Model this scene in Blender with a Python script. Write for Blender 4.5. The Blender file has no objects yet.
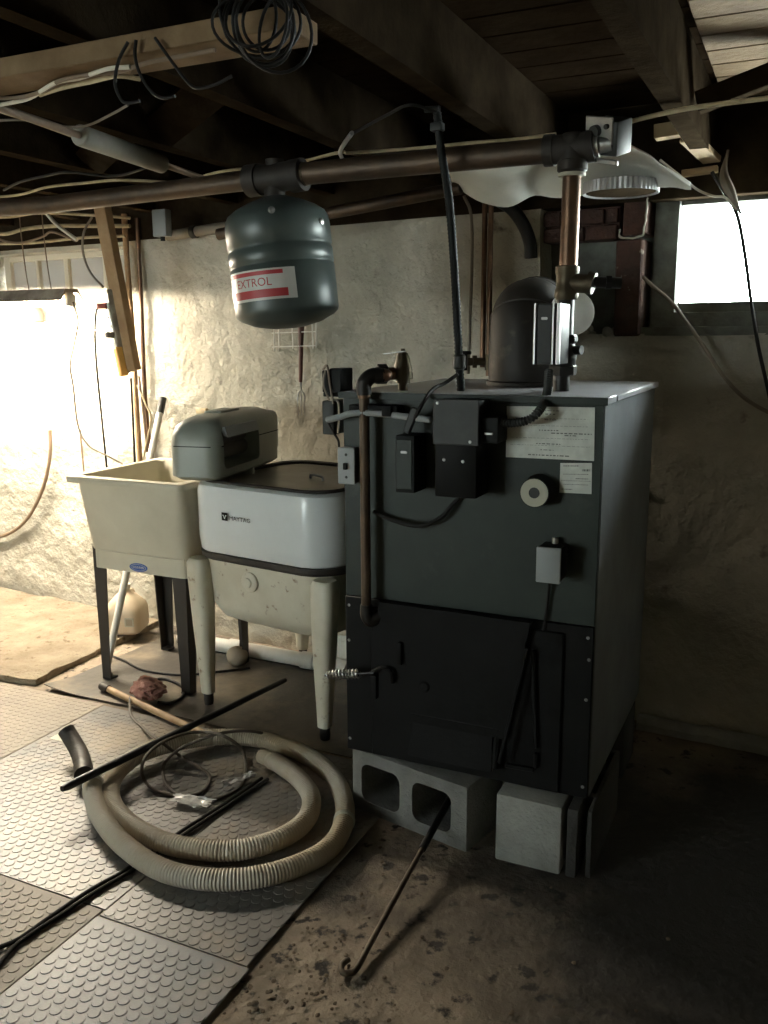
import bpy, bmesh, math, random
from mathutils import Vector, Matrix, noise
random.seed(7)
SC = bpy.context.scene
COL = SC.collection
V = Vector
SKY = 21; EXPO = 0; TUBE = 1120
# ------------------------------------------------------------------ camera
F = 890.0; PITCH = .1968; YAW = -.4407; ROLL = -.0061
CAM = V((1.1112, -2.1083, 1.3545))
FWD = V((math.sin(YAW)*math.cos(PITCH), math.cos(YAW)*math.cos(PITCH), -math.sin(PITCH)))
_r = V((math.cos(YAW), -math.sin(YAW), 0)); _u = _r.cross(FWD)
RT = _r*math.cos(ROLL) + _u*math.sin(ROLL); UP = -_r*math.sin(ROLL) + _u*math.cos(ROLL)
cd = bpy.data.cameras.new('camera'); cam = bpy.data.objects.new('camera', cd); COL.objects.link(cam)
cd.sensor_fit = 'VERTICAL'; cd.sensor_height = 36.0; cd.lens = F/1024*36.0
cd.clip_start = .05; cd.clip_end = 100
cam.matrix_world = Matrix(((RT.x, UP.x, -FWD.x, CAM.x), (RT.y, UP.y, -FWD.y, CAM.y), (RT.z, UP.z, -FWD.z, CAM.z), (0, 0, 0, 1)))
SC.camera = cam
def ray(x, y): return FWD + RT*((x-384)/F) - UP*((y-512)/F)
def at(x, y, ax, v):            # the point seen at (x, y) of the photograph on the plane axis = v
    i = 'XYZ'.index(ax); d = ray(x, y)
    return CAM + d*((v-CAM[i])/d[i])
# the back wall is turned a little against the boiler
WA = math.atan(.08); WT = V((math.cos(WA), -math.sin(WA), 0)); WN = V((-math.sin(WA), -math.cos(WA), 0)); WO = V((0, 1.035, 0))
def wl(x, y, off=0.0):          # point on the back wall, off metres in front of it
    d = ray(x, y); k = ((WO + WN*off - CAM).dot(WN))/d.dot(WN)
    return CAM + d*k
def ws(s, z, off=0.0): return WO + WT*s + WN*off + V((0, 0, z))
# ------------------------------------------------------------------ mesh helpers
class B:
    def __init__(s): s.v = []; s.f = []
    def add(s, vs, fs):
        o = len(s.v); s.v += [V(p) for p in vs]; s.f += [tuple(i+o for i in f) for f in fs]; return s
    def bm(s, bm, M=Matrix()):
        bm.verts.index_update()
        s.add([M @ q.co for q in bm.verts], [[w.index for w in q.verts] for q in bm.faces]); bm.free(); return s
    def box(s, lo, hi, bev=0, seg=2, M=Matrix()):
        lo = V(lo); hi = V(hi); bm = bmesh.new(); bmesh.ops.create_cube(bm, size=1)
        for q in bm.verts: q.co = V([(lo[i]+hi[i])/2 + q.co[i]*(hi[i]-lo[i]) for i in range(3)])
        if bev: bmesh.ops.bevel(bm, geom=bm.edges[:], offset=bev, segments=seg, affect='EDGES', profile=.5)
        return s.bm(bm, M)
    def beam(s, p0, p1, w, h, up=(0, 0, 1), bev=.002):   # a bar from p0 to p1, w wide, h high (towards up)
        p0 = V(p0); p1 = V(p1); d = p1-p0; L = d.length; d.normalize(); u = V(up); x = d.cross(u).normalized(); u = x.cross(d).normalized()
        M = Matrix(((x.x, d.x, u.x, p0.x), (x.y, d.y, u.y, p0.y), (x.z, d.z, u.z, p0.z), (0, 0, 0, 1)))
        return s.box((-w/2, 0, -h/2), (w/2, L, h/2), bev, 1, M)
    def loft(s, rings, cap0=True, cap1=True, closed=False):
        o = len(s.v); n = len(rings[0])
        for r in rings: s.v += [V(p) for p in r]
        m = len(rings)
        for i in range(m if closed else m-1):
            a = o+i*n; b = o+((i+1) % m)*n
            for j in range(n): s.f.append((a+j, a+(j+1) % n, b+(j+1) % n, b+j))
        if not closed:
            if cap0: s.f.append(tuple(o+j for j in reversed(range(n))))
            if cap1: s.f.append(tuple(o+(m-1)*n+j for j in range(n)))
        return s
    def tube(s, pts, r, n=8, cap=True):
        pts = [V(p) for p in pts]; m = len(pts); rings = []; N = None
        for i, p in enumerate(pts):
            t = (pts[min(i+1, m-1)]-pts[max(i-1, 0)])
            if t.length < 1e-9: t = V((0, 0, 1))
            t.normalize()
            if N is None:
                a = V((0, 0, 1)) if abs(t.z) < .9 else V((1, 0, 0)); N = t.cross(a).normalized()
            N = (N - t*N.dot(t)).normalized(); Bn = t.cross(N)
            rr_ = r(i, m) if callable(r) else r
            rings.append([p + (N*math.cos(2*math.pi*k/n) + Bn*math.sin(2*math.pi*k/n))*rr_ for k in range(n)])
        return s.loft(rings, cap, cap)
    def cyl(s, p0, p1, r0, r1=None, n=16): 
        p0 = V(p0); p1 = V(p1); r1 = r0 if r1 is None else r1
        return s.tube([p0, p1], lambda i, m: (r0, r1)[i], n)
    def lathe(s, prof, o=(0, 0, 0), axis=(0, 0, 1), n=24, cap=True):
        a = V(axis).normalized(); x = a.cross(V((0, 0, 1)) if abs(a.z) < .9 else V((1, 0, 0))).normalized(); y = a.cross(x); o = V(o)
        return s.loft([[o + a*h + (x*math.cos(2*math.pi*k/n)+y*math.sin(2*math.pi*k/n))*max(r, 1e-4) for k in range(n)] for r, h in prof], cap, cap)
    def prism(s, poly, o, u, v, d):   # polygon in the plane (o; u, v), pushed along d
        o = V(o); u = V(u); v = V(v); d = V(d)
        a = [o+u*p[0]+v*p[1] for p in poly]
        return s.loft([a, [p+d for p in a]])
    def xf(s, M): s.v = [M @ p for p in s.v]; return s
    def jit(s, a, sc=8, seed=0):
        s.v = [p + noise.noise_vector(p*sc+V((seed, 0, 0)))*a for p in s.v]; return s
ROOT = {}
def obj(name, b, mat, parent=None, ang=38):
    me = bpy.data.meshes.new(name); vs = b.v
    if parent is not None and parent.name in ROOT:
        I = ROOT[parent.name].inverted(); vs = [I @ p for p in vs]
    me.from_pydata([tuple(p) for p in vs], [], b.f); me.update()
    bm = bmesh.new(); bm.from_mesh(me); bmesh.ops.recalc_face_normals(bm, faces=bm.faces); bm.to_mesh(me); bm.free()
    for p in me.polygons: p.use_smooth = True
    me.set_sharp_from_angle(angle=math.radians(ang))
    me.materials.append(mat)
    o = bpy.data.objects.new(name, me); COL.objects.link(o)
    if parent is not None:
        o.parent = parent
        if parent.name in ROOT: ROOT[o.name] = ROOT[parent.name]
    return o
def tag(o, label, cat, group=None):
    o['label'] = label; o['category'] = cat
    if group: o['group'] = group
    return o
def thing(name, label, cat, loc=(0, 0, 0), group=None):
    o = bpy.data.objects.new(name, None); COL.objects.link(o); o.location = loc; o.empty_display_size = .05
    ROOT[o.name] = Matrix.Translation(V(loc)); return tag(o, label, cat, group)
def struct(name, b, mat, parent=None):
    o = obj(name, b, mat, parent)
    if parent is None: o['kind'] = 'structure'
    return o
def one(name, b, mat, label, cat, group=None, ang=38): return tag(obj(name, b, mat, None, ang), label, cat, group)
def cr(pts, k=8):               # Catmull-Rom through pts
    P = [V(p) for p in pts]; P = [P[0]*2-P[1]]+P+[P[-1]*2-P[-2]]; out = []
    for i in range(1, len(P)-2):
        a, b, c, d = P[i-1:i+3]
        for j in range(k):
            t = j/k
            out.append(.5*((2*b)+(c-a)*t+(2*a-5*b+4*c-d)*t*t+(3*b-a-3*c+d)*t**3))
    out.append(P[-2]); return out
def even(pts, step):            # resample a polyline at even steps
    out = [pts[0].copy()]; acc = 0
    for a, b in zip(pts, pts[1:]):
        L = (b-a).length; t = step-acc
        while t <= L: out.append(a.lerp(b, t/L)); t += step
        acc = (acc+L) % step
    return out
def rr(cx, cy, hx, hy, r, z, n=6):   # a rounded rectangle of points
    out = []
    for sx, sy, a0 in ((1, 1, 0), (-1, 1, 90), (-1, -1, 180), (1, -1, 270)):
        for k in range(n+1):
            a = math.radians(a0+90*k/n); out.append(V((cx+sx*(hx-r)+r*math.cos(a), cy+sy*(hy-r)+r*math.sin(a), z)))
    return out
def boolean(o, cutter):
    m = o.modifiers.new('cut', 'BOOLEAN'); m.operation = 'DIFFERENCE'; m.object = cutter; m.solver = 'EXACT'
    dg = bpy.context.evaluated_depsgraph_get(); dg.update()
    me = bpy.data.meshes.new_from_object(o.evaluated_get(dg)); o.modifiers.clear(); o.data = me
    bpy.data.objects.remove(cutter)
    for p in me.polygons: p.use_smooth = True
    me.set_sharp_from_angle(angle=math.radians(38))
def text_geo(body, size):
    cu = bpy.data.curves.new('lettering', 'FONT'); cu.body = body; cu.size = size; cu.align_x = 'LEFT'; cu.resolution_u = 3
    o = bpy.data.objects.new('lettering', cu); COL.objects.link(o)
    dg = bpy.context.evaluated_depsgraph_get(); dg.update(); me = bpy.data.meshes.new_from_object(o.evaluated_get(dg))
    vs = [q.co.copy() for q in me.vertices]; fs = [tuple(p.vertices) for p in me.polygons]
    bpy.data.objects.remove(o); bpy.data.meshes.remove(me); return vs, fs
# ------------------------------------------------------------------ materials
def mat(name, c, rough=.6, metal=0, c2=None, sc=6, amt=.5, bump=0, bsc=40, spots=None, spot_sc=14, spot_lo=.55, spot_hi=.68, c3=None, sc3=1.5, spec=.5, detail=6):
    m = bpy.data.materials.new(name); m.use_nodes = True; nt = m.node_tree; N = nt.nodes; L = nt.links
    p = N['Principled BSDF']; p.inputs['Roughness'].default_value = rough; p.inputs['Metallic'].default_value = metal
    p.inputs['Specular IOR Level'].default_value = spec
    g = N.new('ShaderNodeNewGeometry'); pos = g.outputs['Position']
    def nz(s, d=detail):
        n = N.new('ShaderNodeTexNoise'); n.inputs['Scale'].default_value = s; n.inputs['Detail'].default_value = d; n.inputs['Roughness'].default_value = .6; L.new(pos, n.inputs['Vector']); return n
    def mix(fac, a, b):
        x = N.new('ShaderNodeMix'); x.data_type = 'RGBA'
        L.new(fac, x.inputs[0])
        for i, q in ((6, a), (7, b)):
            if isinstance(q, tuple): x.inputs[i].default_value = (*q, 1)
            else: L.new(q, x.inputs[i])
        return x.outputs[2]
    def ramp(src, lo, hi):
        r = N.new('ShaderNodeMapRange'); r.inputs[1].default_value = lo; r.inputs[2].default_value = hi; L.new(src, r.inputs[0]); return r.outputs[0]
    out = tuple(c)
    if c2 is not None: out = mix(ramp(nz(sc).outputs[0], .5-.35*amt-.05, .5+.35*amt*.4+.05), tuple(c), tuple(c2))
    if c3 is not None: out = mix(ramp(nz(sc3).outputs[0], .48, .66), out, tuple(c3))
    if spots is not None: out = mix(ramp(nz(spot_sc).outputs[0], spot_lo, spot_hi), out, tuple(spots))
    if isinstance(out, tuple): p.inputs['Base Color'].default_value = (*out, 1)
    else: L.new(out, p.inputs['Base Color'])
    if bump:
        b = N.new('ShaderNodeBump'); b.inputs['Strength'].default_value = 1; b.inputs['Distance'].default_value = bump; L.new(nz(bsc).outputs[0], b.inputs['Height']); L.new(b.outputs[0], p.inputs['Normal'])
    return m
def emat(name, c, s):
    m = bpy.data.materials.new(name); m.use_nodes = True; nt = m.node_tree; nt.nodes.clear()
    e = nt.nodes.new('ShaderNodeEmission'); e.inputs[0].default_value = (*c, 1); e.inputs[1].default_value = s
    o = nt.nodes.new('ShaderNodeOutputMaterial'); nt.links.new(e.outputs[0], o.inputs[0]); return m
def pane_mat(name, tcol, tfac, kind='clear'):
    m = bpy.data.materials.new(name); m.use_nodes = True; nt = m.node_tree; N = nt.nodes; L = nt.links; N.clear()
    o = N.new('ShaderNodeOutputMaterial'); mx = N.new('ShaderNodeMixShader'); mx.inputs[0].default_value = tfac
    if kind == 'clear':
        a = N.new('ShaderNodeBsdfTransparent'); a.inputs[0].default_value = (*tcol, 1)
        b = N.new('ShaderNodeBsdfGlossy'); b.inputs[1].default_value = .08
    else:
        a = N.new('ShaderNodeBsdfDiffuse'); a.inputs[0].default_value = (*tcol, 1)
        b = N.new('ShaderNodeBsdfTransparent') if kind == 'film' else N.new('ShaderNodeBsdfTranslucent'); b.inputs[0].default_value = (.8, .8, .8, 1)
        if kind == 'film':
            g = N.new('ShaderNodeBsdfGlossy'); g.inputs[1].default_value = .15; m2 = N.new('ShaderNodeMixShader'); m2.inputs[0].default_value = .15
            L.new(a.outputs[0], m2.inputs[1]); L.new(g.outputs[0], m2.inputs[2]); a = m2
    L.new(a.outputs[0], mx.inputs[1]); L.new(b.outputs[0], mx.inputs[2]); L.new(mx.outputs[0], o.inputs[0]); return m
M = {}
M['plaster'] = mat('plaster', (.58, .54, .45), .92, c2=(.38, .36, .295), sc=2.6, amt=.6, c3=(.30, .285, .235), sc3=1.15, bump=.03, bsc=16, spots=(.16, .14, .115), spot_sc=9, spot_lo=.64, spot_hi=.74, detail=9)
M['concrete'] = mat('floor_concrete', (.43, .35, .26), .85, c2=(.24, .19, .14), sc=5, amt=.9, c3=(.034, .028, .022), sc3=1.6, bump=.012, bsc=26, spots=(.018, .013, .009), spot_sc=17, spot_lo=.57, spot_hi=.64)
M['slab'] = mat('slab_dirt', (.38, .32, .235), .95, c2=(.22, .175, .12), sc=7, amt=.8, bump=.04, bsc=22, spots=(.14, .1, .06), spot_sc=25, spot_lo=.6, spot_hi=.7)
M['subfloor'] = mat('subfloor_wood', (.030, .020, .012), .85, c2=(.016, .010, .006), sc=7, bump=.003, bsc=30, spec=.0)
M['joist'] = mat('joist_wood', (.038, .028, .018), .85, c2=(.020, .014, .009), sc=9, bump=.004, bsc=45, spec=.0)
M['board'] = mat('rough_board', (.46, .31, .17), .8, c2=(.34, .21, .11), sc=12, bump=.003, bsc=50)
M['pale_board'] = mat('pale_board', (.50, .37, .22), .8, c2=(.36, .25, .14), sc=12, bump=.003, bsc=50)
M['oldpaint'] = mat('old_grey_paint', (.17, .18, .155), .8, c2=(.09, .09, .075), sc=12, bump=.004, bsc=40)
M['brick'] = mat('red_brick', (.080, .034, .023), .9, c2=(.042, .022, .016), sc=14, bump=.006, bsc=60, spots=(.22, .19, .16), spot_sc=16, spot_lo=.64, spot_hi=.7)
M['green'] = mat('boiler_green', (.025, .036, .029), .5, c2=(.017, .024, .020), sc=5, spots=(.045, .052, .046), spot_sc=9, spot_lo=.6, spot_hi=.8, bump=.0006, bsc=120, spec=.28)
M['side'] = mat('boiler_side_lit', (.20, .215, .23), .45, c2=(.13, .14, .15), sc=6, spots=(.2, .2, .2), spot_sc=13, spot_lo=.6, spot_hi=.8, bump=.0006, bsc=90)  # window light painted on: paler than the green casing it belongs to
M['lid'] = mat('boiler_lid_lit', (.40, .40, .42), .34, c2=(.30, .30, .315), sc=8, bump=.0004, bsc=90)  # pale tone holds window light on the top; the lid itself is green
M['black'] = mat('black_enamel', (.0045, .005, .005), .5, c2=(.008, .008, .008), sc=9, spec=.10)
M['iron'] = mat('cast_iron', (.011, .0113, .0113), .62, c2=(.007, .007, .007), sc=8, spots=(.005, .005, .005), spot_sc=9, spot_lo=.58, spot_hi=.66, bump=.001, bsc=80, spec=.10)
M['dark'] = mat('dark_plastic', (.011, .0125, .0125), .65, spec=.2)
M['gunmetal'] = mat('grey_steel_box', (.034, .037, .035), .5, c2=(.024, .026, .024), sc=15, spec=.3)
M['steel'] = mat('galvanised_steel', (.45, .46, .44), .38, .8, c2=(.3, .3, .29), sc=20)
M['bright'] = mat('bright_steel', (.52, .52, .50), .42, 1)
M['bluegrey'] = mat('light_grey_box', (.26, .28, .28), .5)
M['copper'] = mat('aged_copper', (.20, .115, .07), .42, .8, c2=(.10, .06, .038), sc=14, bump=.0004, bsc=70)
M['pipe'] = mat('old_brown_pipe', (.10, .062, .036), .5, .5, c2=(.05, .034, .022), sc=12, bump=.001, bsc=60)
M['brass'] = mat('dull_brass', (.085, .07, .045), .5, .7, c2=(.08, .06, .035), sc=30)
M['blackpipe'] = mat('black_iron_pipe', (.022, .021, .019), .45, .5, c2=(.012, .011, .01), sc=20, bump=.0006, bsc=90)
M['flue'] = mat('rusty_flue', (.034, .029, .024), .6, .3, c2=(.022, .019, .016), sc=6, spots=(.11, .09, .07), spot_sc=10, spot_lo=.6, spot_hi=.75)
M['paper'] = mat('paper_label', (.72, .74, .68), .7, c2=(.55, .57, .52), sc=25, amt=.4)
M['ink'] = mat('grey_ink', (.12, .13, .12), .8)
M['cream'] = mat('cream_face', (.40, .39, .30), .5)
M['tank'] = mat('tank_green_grey', (.070, .088, .082), .38, .1, c2=(.058, .074, .069), sc=5)
M['tanklabel'] = mat('silver_label', (.55, .54, .5), .4)
M['red'] = mat('red_print', (.38, .03, .035), .5)
M['sink'] = mat('sink_plastic', (.62, .58, .46), .5, c2=(.52, .48, .37), sc=4)
M['legmetal'] = mat('dark_leg_steel', (.028, .024, .02), .5, .3)
M['enamel'] = mat('white_enamel', (.74, .77, .78), .22, c2=(.68, .71, .71), sc=5)
M['oldenamel'] = mat('worn_cream_enamel', (.66, .63, .52), .4, c2=(.55, .51, .40), sc=7, spots=(.22, .14, .08), spot_sc=26, spot_lo=.62, spot_hi=.72)
M['wringer'] = mat('wringer_grey_green', (.31, .33, .285), .42, c2=(.26, .28, .24), sc=7)
M['rubber'] = mat('black_rubber', (.014, .013, .012), .6, c2=(.03, .024, .018), sc=30, bump=.002, bsc=60)
M['greyrubber'] = mat('roller_rubber', (.12, .105, .09), .7)
M['lidmetal'] = mat('washer_lid', (.30, .28, .23), .35, .4, c2=(.2, .18, .14), sc=8)
M['blue'] = mat('blue_print', (.03, .09, .33), .5)
M['white'] = mat('white_plastic', (.75, .74, .69), .5, c2=(.62, .6, .54), sc=9)
M['jug'] = mat('cloudy_jug', (.66, .55, .40), .4, c2=(.56, .45, .31), sc=6)
M['hose'] = mat('grey_hose', (.60, .58, .52), .6, c2=(.36, .29, .19), sc=2.6, amt=.7)
M['mat'] = mat('rubber_mat_grey', (.205, .19, .172), .40, c2=(.115, .11, .105), sc=6, amt=.9, c3=(.29, .235, .17), sc3=2.6, bump=.0006, bsc=160)
M['matblue'] = mat('rubber_mat_bluish', (.075, .10, .125), .42, c2=(.13, .14, .15), sc=4, amt=.9, c3=(.21, .19, .165), sc3=2.6, bump=.0006, bsc=160)
M['matdust'] = mat('rubber_mat_dusty', (.34, .28, .20), .55, c2=(.20, .17, .135), sc=4, amt=.9, bump=.001, bsc=120)
M['sheet'] = mat('grey_floor_sheet', (.11, .10, .088), .42, c2=(.055, .048, .04), sc=4, amt=.9, c3=(.22, .18, .13), sc3=3, bump=.002, bsc=30)
M['block'] = mat('grey_block', (.23, .23, .215), .95, c2=(.15, .15, .14), sc=10, bump=.004, bsc=110, spots=(.1, .1, .09), spot_sc=13, spot_lo=.6, spot_hi=.72)
M['paintblock'] = mat('pale_block', (.36, .36, .33), .9, c2=(.22, .22, .205), sc=7, bump=.004, bsc=90)
M['rust'] = mat('rusty_rod', (.11, .085, .06), .5, .6, c2=(.06, .045, .03), sc=30)
M['blackrod'] = mat('black_rod', (.016, .016, .017), .4, .4)
M['wood'] = mat('broom_wood', (.48, .33, .18), .6, c2=(.33, .21, .11), sc=20)
M['rag'] = mat('pink_rag', (.32, .17, .14), .95, c2=(.19, .085, .07), sc=30, bump=.006, bsc=60)
M['cordgrey'] = mat('grey_cord', (.20, .17, .13), .6)
M['cordblack'] = mat('black_cord', (.014, .013, .012), .6, spec=.2)
M['cordbrown'] = mat('brown_cord', (.16, .11, .07), .6)
M['cordyellow'] = mat('yellowed_cable', (.50, .42, .26), .6, c2=(.34, .27, .16), sc=25)
M['cordwhite'] = mat('white_cable', (.62, .58, .48), .6)
M['plastic'] = pane_mat('clear_plastic', (.75, .75, .73), .35, 'film')
M['pane'] = pane_mat('window_glass', (.93, .95, .95), .06)
M['dirtypane'] = pane_mat('dirty_window_glass', (.36, .33, .28), .07, 'dirty')
M['fixture'] = mat('shop_light_housing', (.45, .39, .31), .5, c2=(.2, .16, .12), sc=12)
M['reflector'] = mat('white_reflector', (.85, .84, .8), .4)
M['tubeglow'] = emat('fluorescent_glow', (1.0, .885, .70), TUBE)
M['yellow'] = mat('orange_plastic', (.72, .38, .09), .5)
M['redplug'] = mat('red_plug', (.30, .05, .035), .5)
M['duct'] = mat('white_duct_sheet', (.80, .80, .73), .5, c2=(.68, .68, .61), sc=5, bump=.004, bsc=12)
M['alu'] = mat('corrugated_aluminium', (.42, .42, .42), .45, .7)
M['stone'] = mat('dusty_stone', (.32, .27, .2), .9, bump=.004, bsc=50)
M['green_fork'] = mat('fork_handle_brown', (.10, .032, .02), .5)
M['sleeve'] = mat('pale_sleeve', (.30, .285, .24), .55, c2=(.22, .21, .18), sc=12)
M['darkblock'] = mat('dark_block', (.05, .048, .044), .95, c2=(.028, .027, .025), sc=9, bump=.004, bsc=90)  # much darker concrete than the other blocks

# boiler's shade to its right, painted dark into the floor colour
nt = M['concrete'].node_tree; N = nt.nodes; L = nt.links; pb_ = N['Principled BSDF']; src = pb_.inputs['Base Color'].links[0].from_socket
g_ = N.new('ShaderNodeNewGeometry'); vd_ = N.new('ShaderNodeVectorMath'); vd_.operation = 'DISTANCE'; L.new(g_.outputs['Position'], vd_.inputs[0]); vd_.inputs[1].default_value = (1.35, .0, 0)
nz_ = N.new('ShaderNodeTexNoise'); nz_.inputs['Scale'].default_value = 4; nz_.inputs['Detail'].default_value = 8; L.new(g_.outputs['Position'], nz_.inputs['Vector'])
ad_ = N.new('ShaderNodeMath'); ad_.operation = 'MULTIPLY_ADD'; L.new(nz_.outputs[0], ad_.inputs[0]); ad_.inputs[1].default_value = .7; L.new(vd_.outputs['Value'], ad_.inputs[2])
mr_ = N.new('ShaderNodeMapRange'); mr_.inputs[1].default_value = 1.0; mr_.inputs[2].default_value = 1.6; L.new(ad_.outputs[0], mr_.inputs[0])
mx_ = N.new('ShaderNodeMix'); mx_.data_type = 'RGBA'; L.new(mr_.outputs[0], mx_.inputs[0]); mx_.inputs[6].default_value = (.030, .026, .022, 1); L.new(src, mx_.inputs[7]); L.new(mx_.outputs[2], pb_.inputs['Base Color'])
M['timber'] = mat('old_timber', (.24, .165, .095), .85, c2=(.15, .10, .055), sc=9, bump=.003, bsc=45, spec=.1)
M['tee'] = mat('brown_iron_fitting', (.040, .034, .028), .6, .2, c2=(.024, .02, .017), sc=20, spec=.3)
M['darkcord'] = mat('dark_brown_cord', (.075, .06, .045), .6)
# ================================================================== THE SETTING
def nzf(x, y, z, s): return noise.noise(V((x, y, z))*s)
# floor
b = B(); nx, ny = 90, 90; X0, X1, Y0, Y1 = -3.7, 2.8, -4.7, 1.6
for j in range(ny+1):
    for i in range(nx+1):
        x = X0+(X1-X0)*i/nx; y = Y0+(Y1-Y0)*j/ny
        b.v.append(V((x, y, -.004 + .004*nzf(x, y, 0, 3) + .002*nzf(x, y, 5, 11))))
b.f = [(j*(nx+1)+i, j*(nx+1)+i+1, (j+1)*(nx+1)+i+1, (j+1)*(nx+1)+i) for j in range(ny) for i in range(nx)]
n0 = len(b.v)
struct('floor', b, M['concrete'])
# raised dirt slab at the left
def slab(poly, z0, z1, step=.05, amp=.008):
    b = B(); top = []
    xs = [p[0] for p in poly]; ys = [p[1] for p in poly]
    bm = bmesh.new(); vs = [bm.verts.new((p[0], p[1], z1)) for p in poly]; f = bm.faces.new(vs)
    bmesh.ops.triangulate(bm, faces=[f]); bmesh.ops.subdivide_edges(bm, edges=bm.edges[:], cuts=24, use_grid_fill=True)
    ext = bmesh.ops.extrude_face_region(bm, geom=bm.faces[:])
    new = [e for e in ext['geom'] if isinstance(e, bmesh.types.BMVert)]
    for q in new: q.co.z = z0
    for q in bm.verts:
        k = noise.noise_vector(q.co*9)
        if q.co.z > z0+1e-6: q.co += V((k.x*.6, k.y*.6, k.z))*amp
    return b.bm(bm)
struct('floor_left', slab([(-3.6, .27), (-1.75, .285), (-1.56, .31), (-1.58, .68), (-1.60, 1.12), (-2.6, 1.20), (-3.6, 1.27)], -.01, .024, amp=.009), M['slab'])
# back wall with two window openings
SW0, SW1, ZT = -3.75, 2.85, 1.79
OPR = (.245, 1.75, 1.352, 1.772); OPL = (-2.66, -1.70, 1.38, 1.752)
def grid(lo, hi, step, extra):
    g = [lo+(hi-lo)*i/round((hi-lo)/step) for i in range(round((hi-lo)/step)+1)]
    for e in extra: g[min(range(len(g)), key=lambda i: abs(g[i]-e))] = e
    return sorted(set(g))
gs = grid(SW0, SW1, .04, [OPR[0], OPR[1], OPL[0], OPL[1]]); gz = grid(-.02, ZT, .04, [OPR[2], OPR[3], OPL[2], OPL[3]])
def inside(s, z): return any(o[0] < s < o[1] and o[2] < z < o[3] for o in (OPR, OPL))
b = B(); idx = {}
def wv(i, j, back):
    k = (i, j, back)
    if k not in idx:
        s, z = gs[i], gz[j]; off = -.30 if back else .011*nzf(s, 0, z, 3.1)+.006*nzf(s, 3, z, 7)+.004*nzf(s, 8, z, 15)
        if not back:
            lip = abs(((z+.02*nzf(s, 2, 0, 2)) % .235)-.1175)      # form-board ledges
            off += (.006 if s < -.3 else .015) if lip < .022 and nzf(s, 9, z*.3, 1.4) > -.2 else 0
            if z < .5: off += .03*(.5-z)
        ds = .012*nzf(s, z, 7, 7)
        idx[k] = len(b.v); b.v.append(ws(s+(0 if back else ds), z, off))
    return idx[k]
for i in range(len(gs)-1):
    for j in range(len(gz)-1):
        ms, mz = (gs[i]+gs[i+1])/2, (gz[j]+gz[j+1])/2
        if inside(ms, mz): continue
        b.f.append((wv(i, j, 0), wv(i+1, j, 0), wv(i+1, j+1, 0), wv(i, j+1, 0)))
        b.f.append((wv(i, j, 1), wv(i, j+1, 1), wv(i+1, j+1, 1), wv(i+1, j, 1)))
        for (a, c, na, nc) in (((i, j), (i+1, j), ms, mz-.04), ((i+1, j), (i+1, j+1), ms+.04, mz), ((i+1, j+1), (i, j+1), ms, mz+.04), ((i, j+1), (i, j), ms-.04, mz)):
            if inside(na, nc) or nc > ZT or nc < -.02 or na < SW0 or na > SW1:
                b.f.append((wv(*a, 0), wv(*a, 1), wv(*c, 1), wv(*c, 0)))
struct('wall_back', b, M['plaster'])
WX0, WX1, WZ0, WZ1 = -3.45, -1.55, .50, 1.84
b = B(); b.box((-3.75, -4.7, -.02), (-3.6, 1.75, 2.1)); struct('wall_left', b, M['plaster'])
b = B(); b.box((2.7, -4.7, -.02), (2.85, 1.2, 2.1)); struct('wall_right', b, M['plaster'])
b = B(); b.box((-3.7, -4.75, -.02), (WX0, -4.6, 2.1)); b.box((WX1, -4.75, -.02), (2.8, -4.6, 2.1)); b.box((WX0, -4.75, -.02), (WX1, -4.6, WZ0)); b.box((WX0, -4.75, WZ1), (WX1, -4.6, 2.1)); struct('wall_front', b, M['plaster'])
# subfloor boards overhead (they run along x), one mesh
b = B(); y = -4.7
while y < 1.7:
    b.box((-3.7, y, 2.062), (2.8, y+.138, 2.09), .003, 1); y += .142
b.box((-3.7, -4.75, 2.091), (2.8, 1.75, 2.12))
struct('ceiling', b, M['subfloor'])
b = B()
for k in range(7): b.box((.82, .02+k*.128, 2.040), (1.19, .02+k*.128+.124, 2.0605), .003, 1)
for k in range(7): b.box((1.27, -.1+k*.128, 2.040), (1.66, -.1+k*.128+.124, 2.0605), .003, 1)
struct('ceiling_boards', b, M['timber'])
# joists
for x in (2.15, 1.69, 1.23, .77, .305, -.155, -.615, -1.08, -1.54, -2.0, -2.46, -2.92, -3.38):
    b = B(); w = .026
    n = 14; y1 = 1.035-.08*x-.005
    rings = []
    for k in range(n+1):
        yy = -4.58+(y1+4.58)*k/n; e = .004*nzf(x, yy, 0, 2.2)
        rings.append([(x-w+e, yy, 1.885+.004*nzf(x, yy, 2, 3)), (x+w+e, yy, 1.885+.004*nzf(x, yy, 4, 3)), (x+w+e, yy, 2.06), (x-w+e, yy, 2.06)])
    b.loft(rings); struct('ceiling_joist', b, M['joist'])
# timber plate on top of the back wall
b = B(); b.beam(ws(-3.6, 1.918, -.10), ws(2.75, 1.918, -.10), .23, .29); b.jit(.004, 3); struct('beam_back', b, M['joist'])
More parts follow.
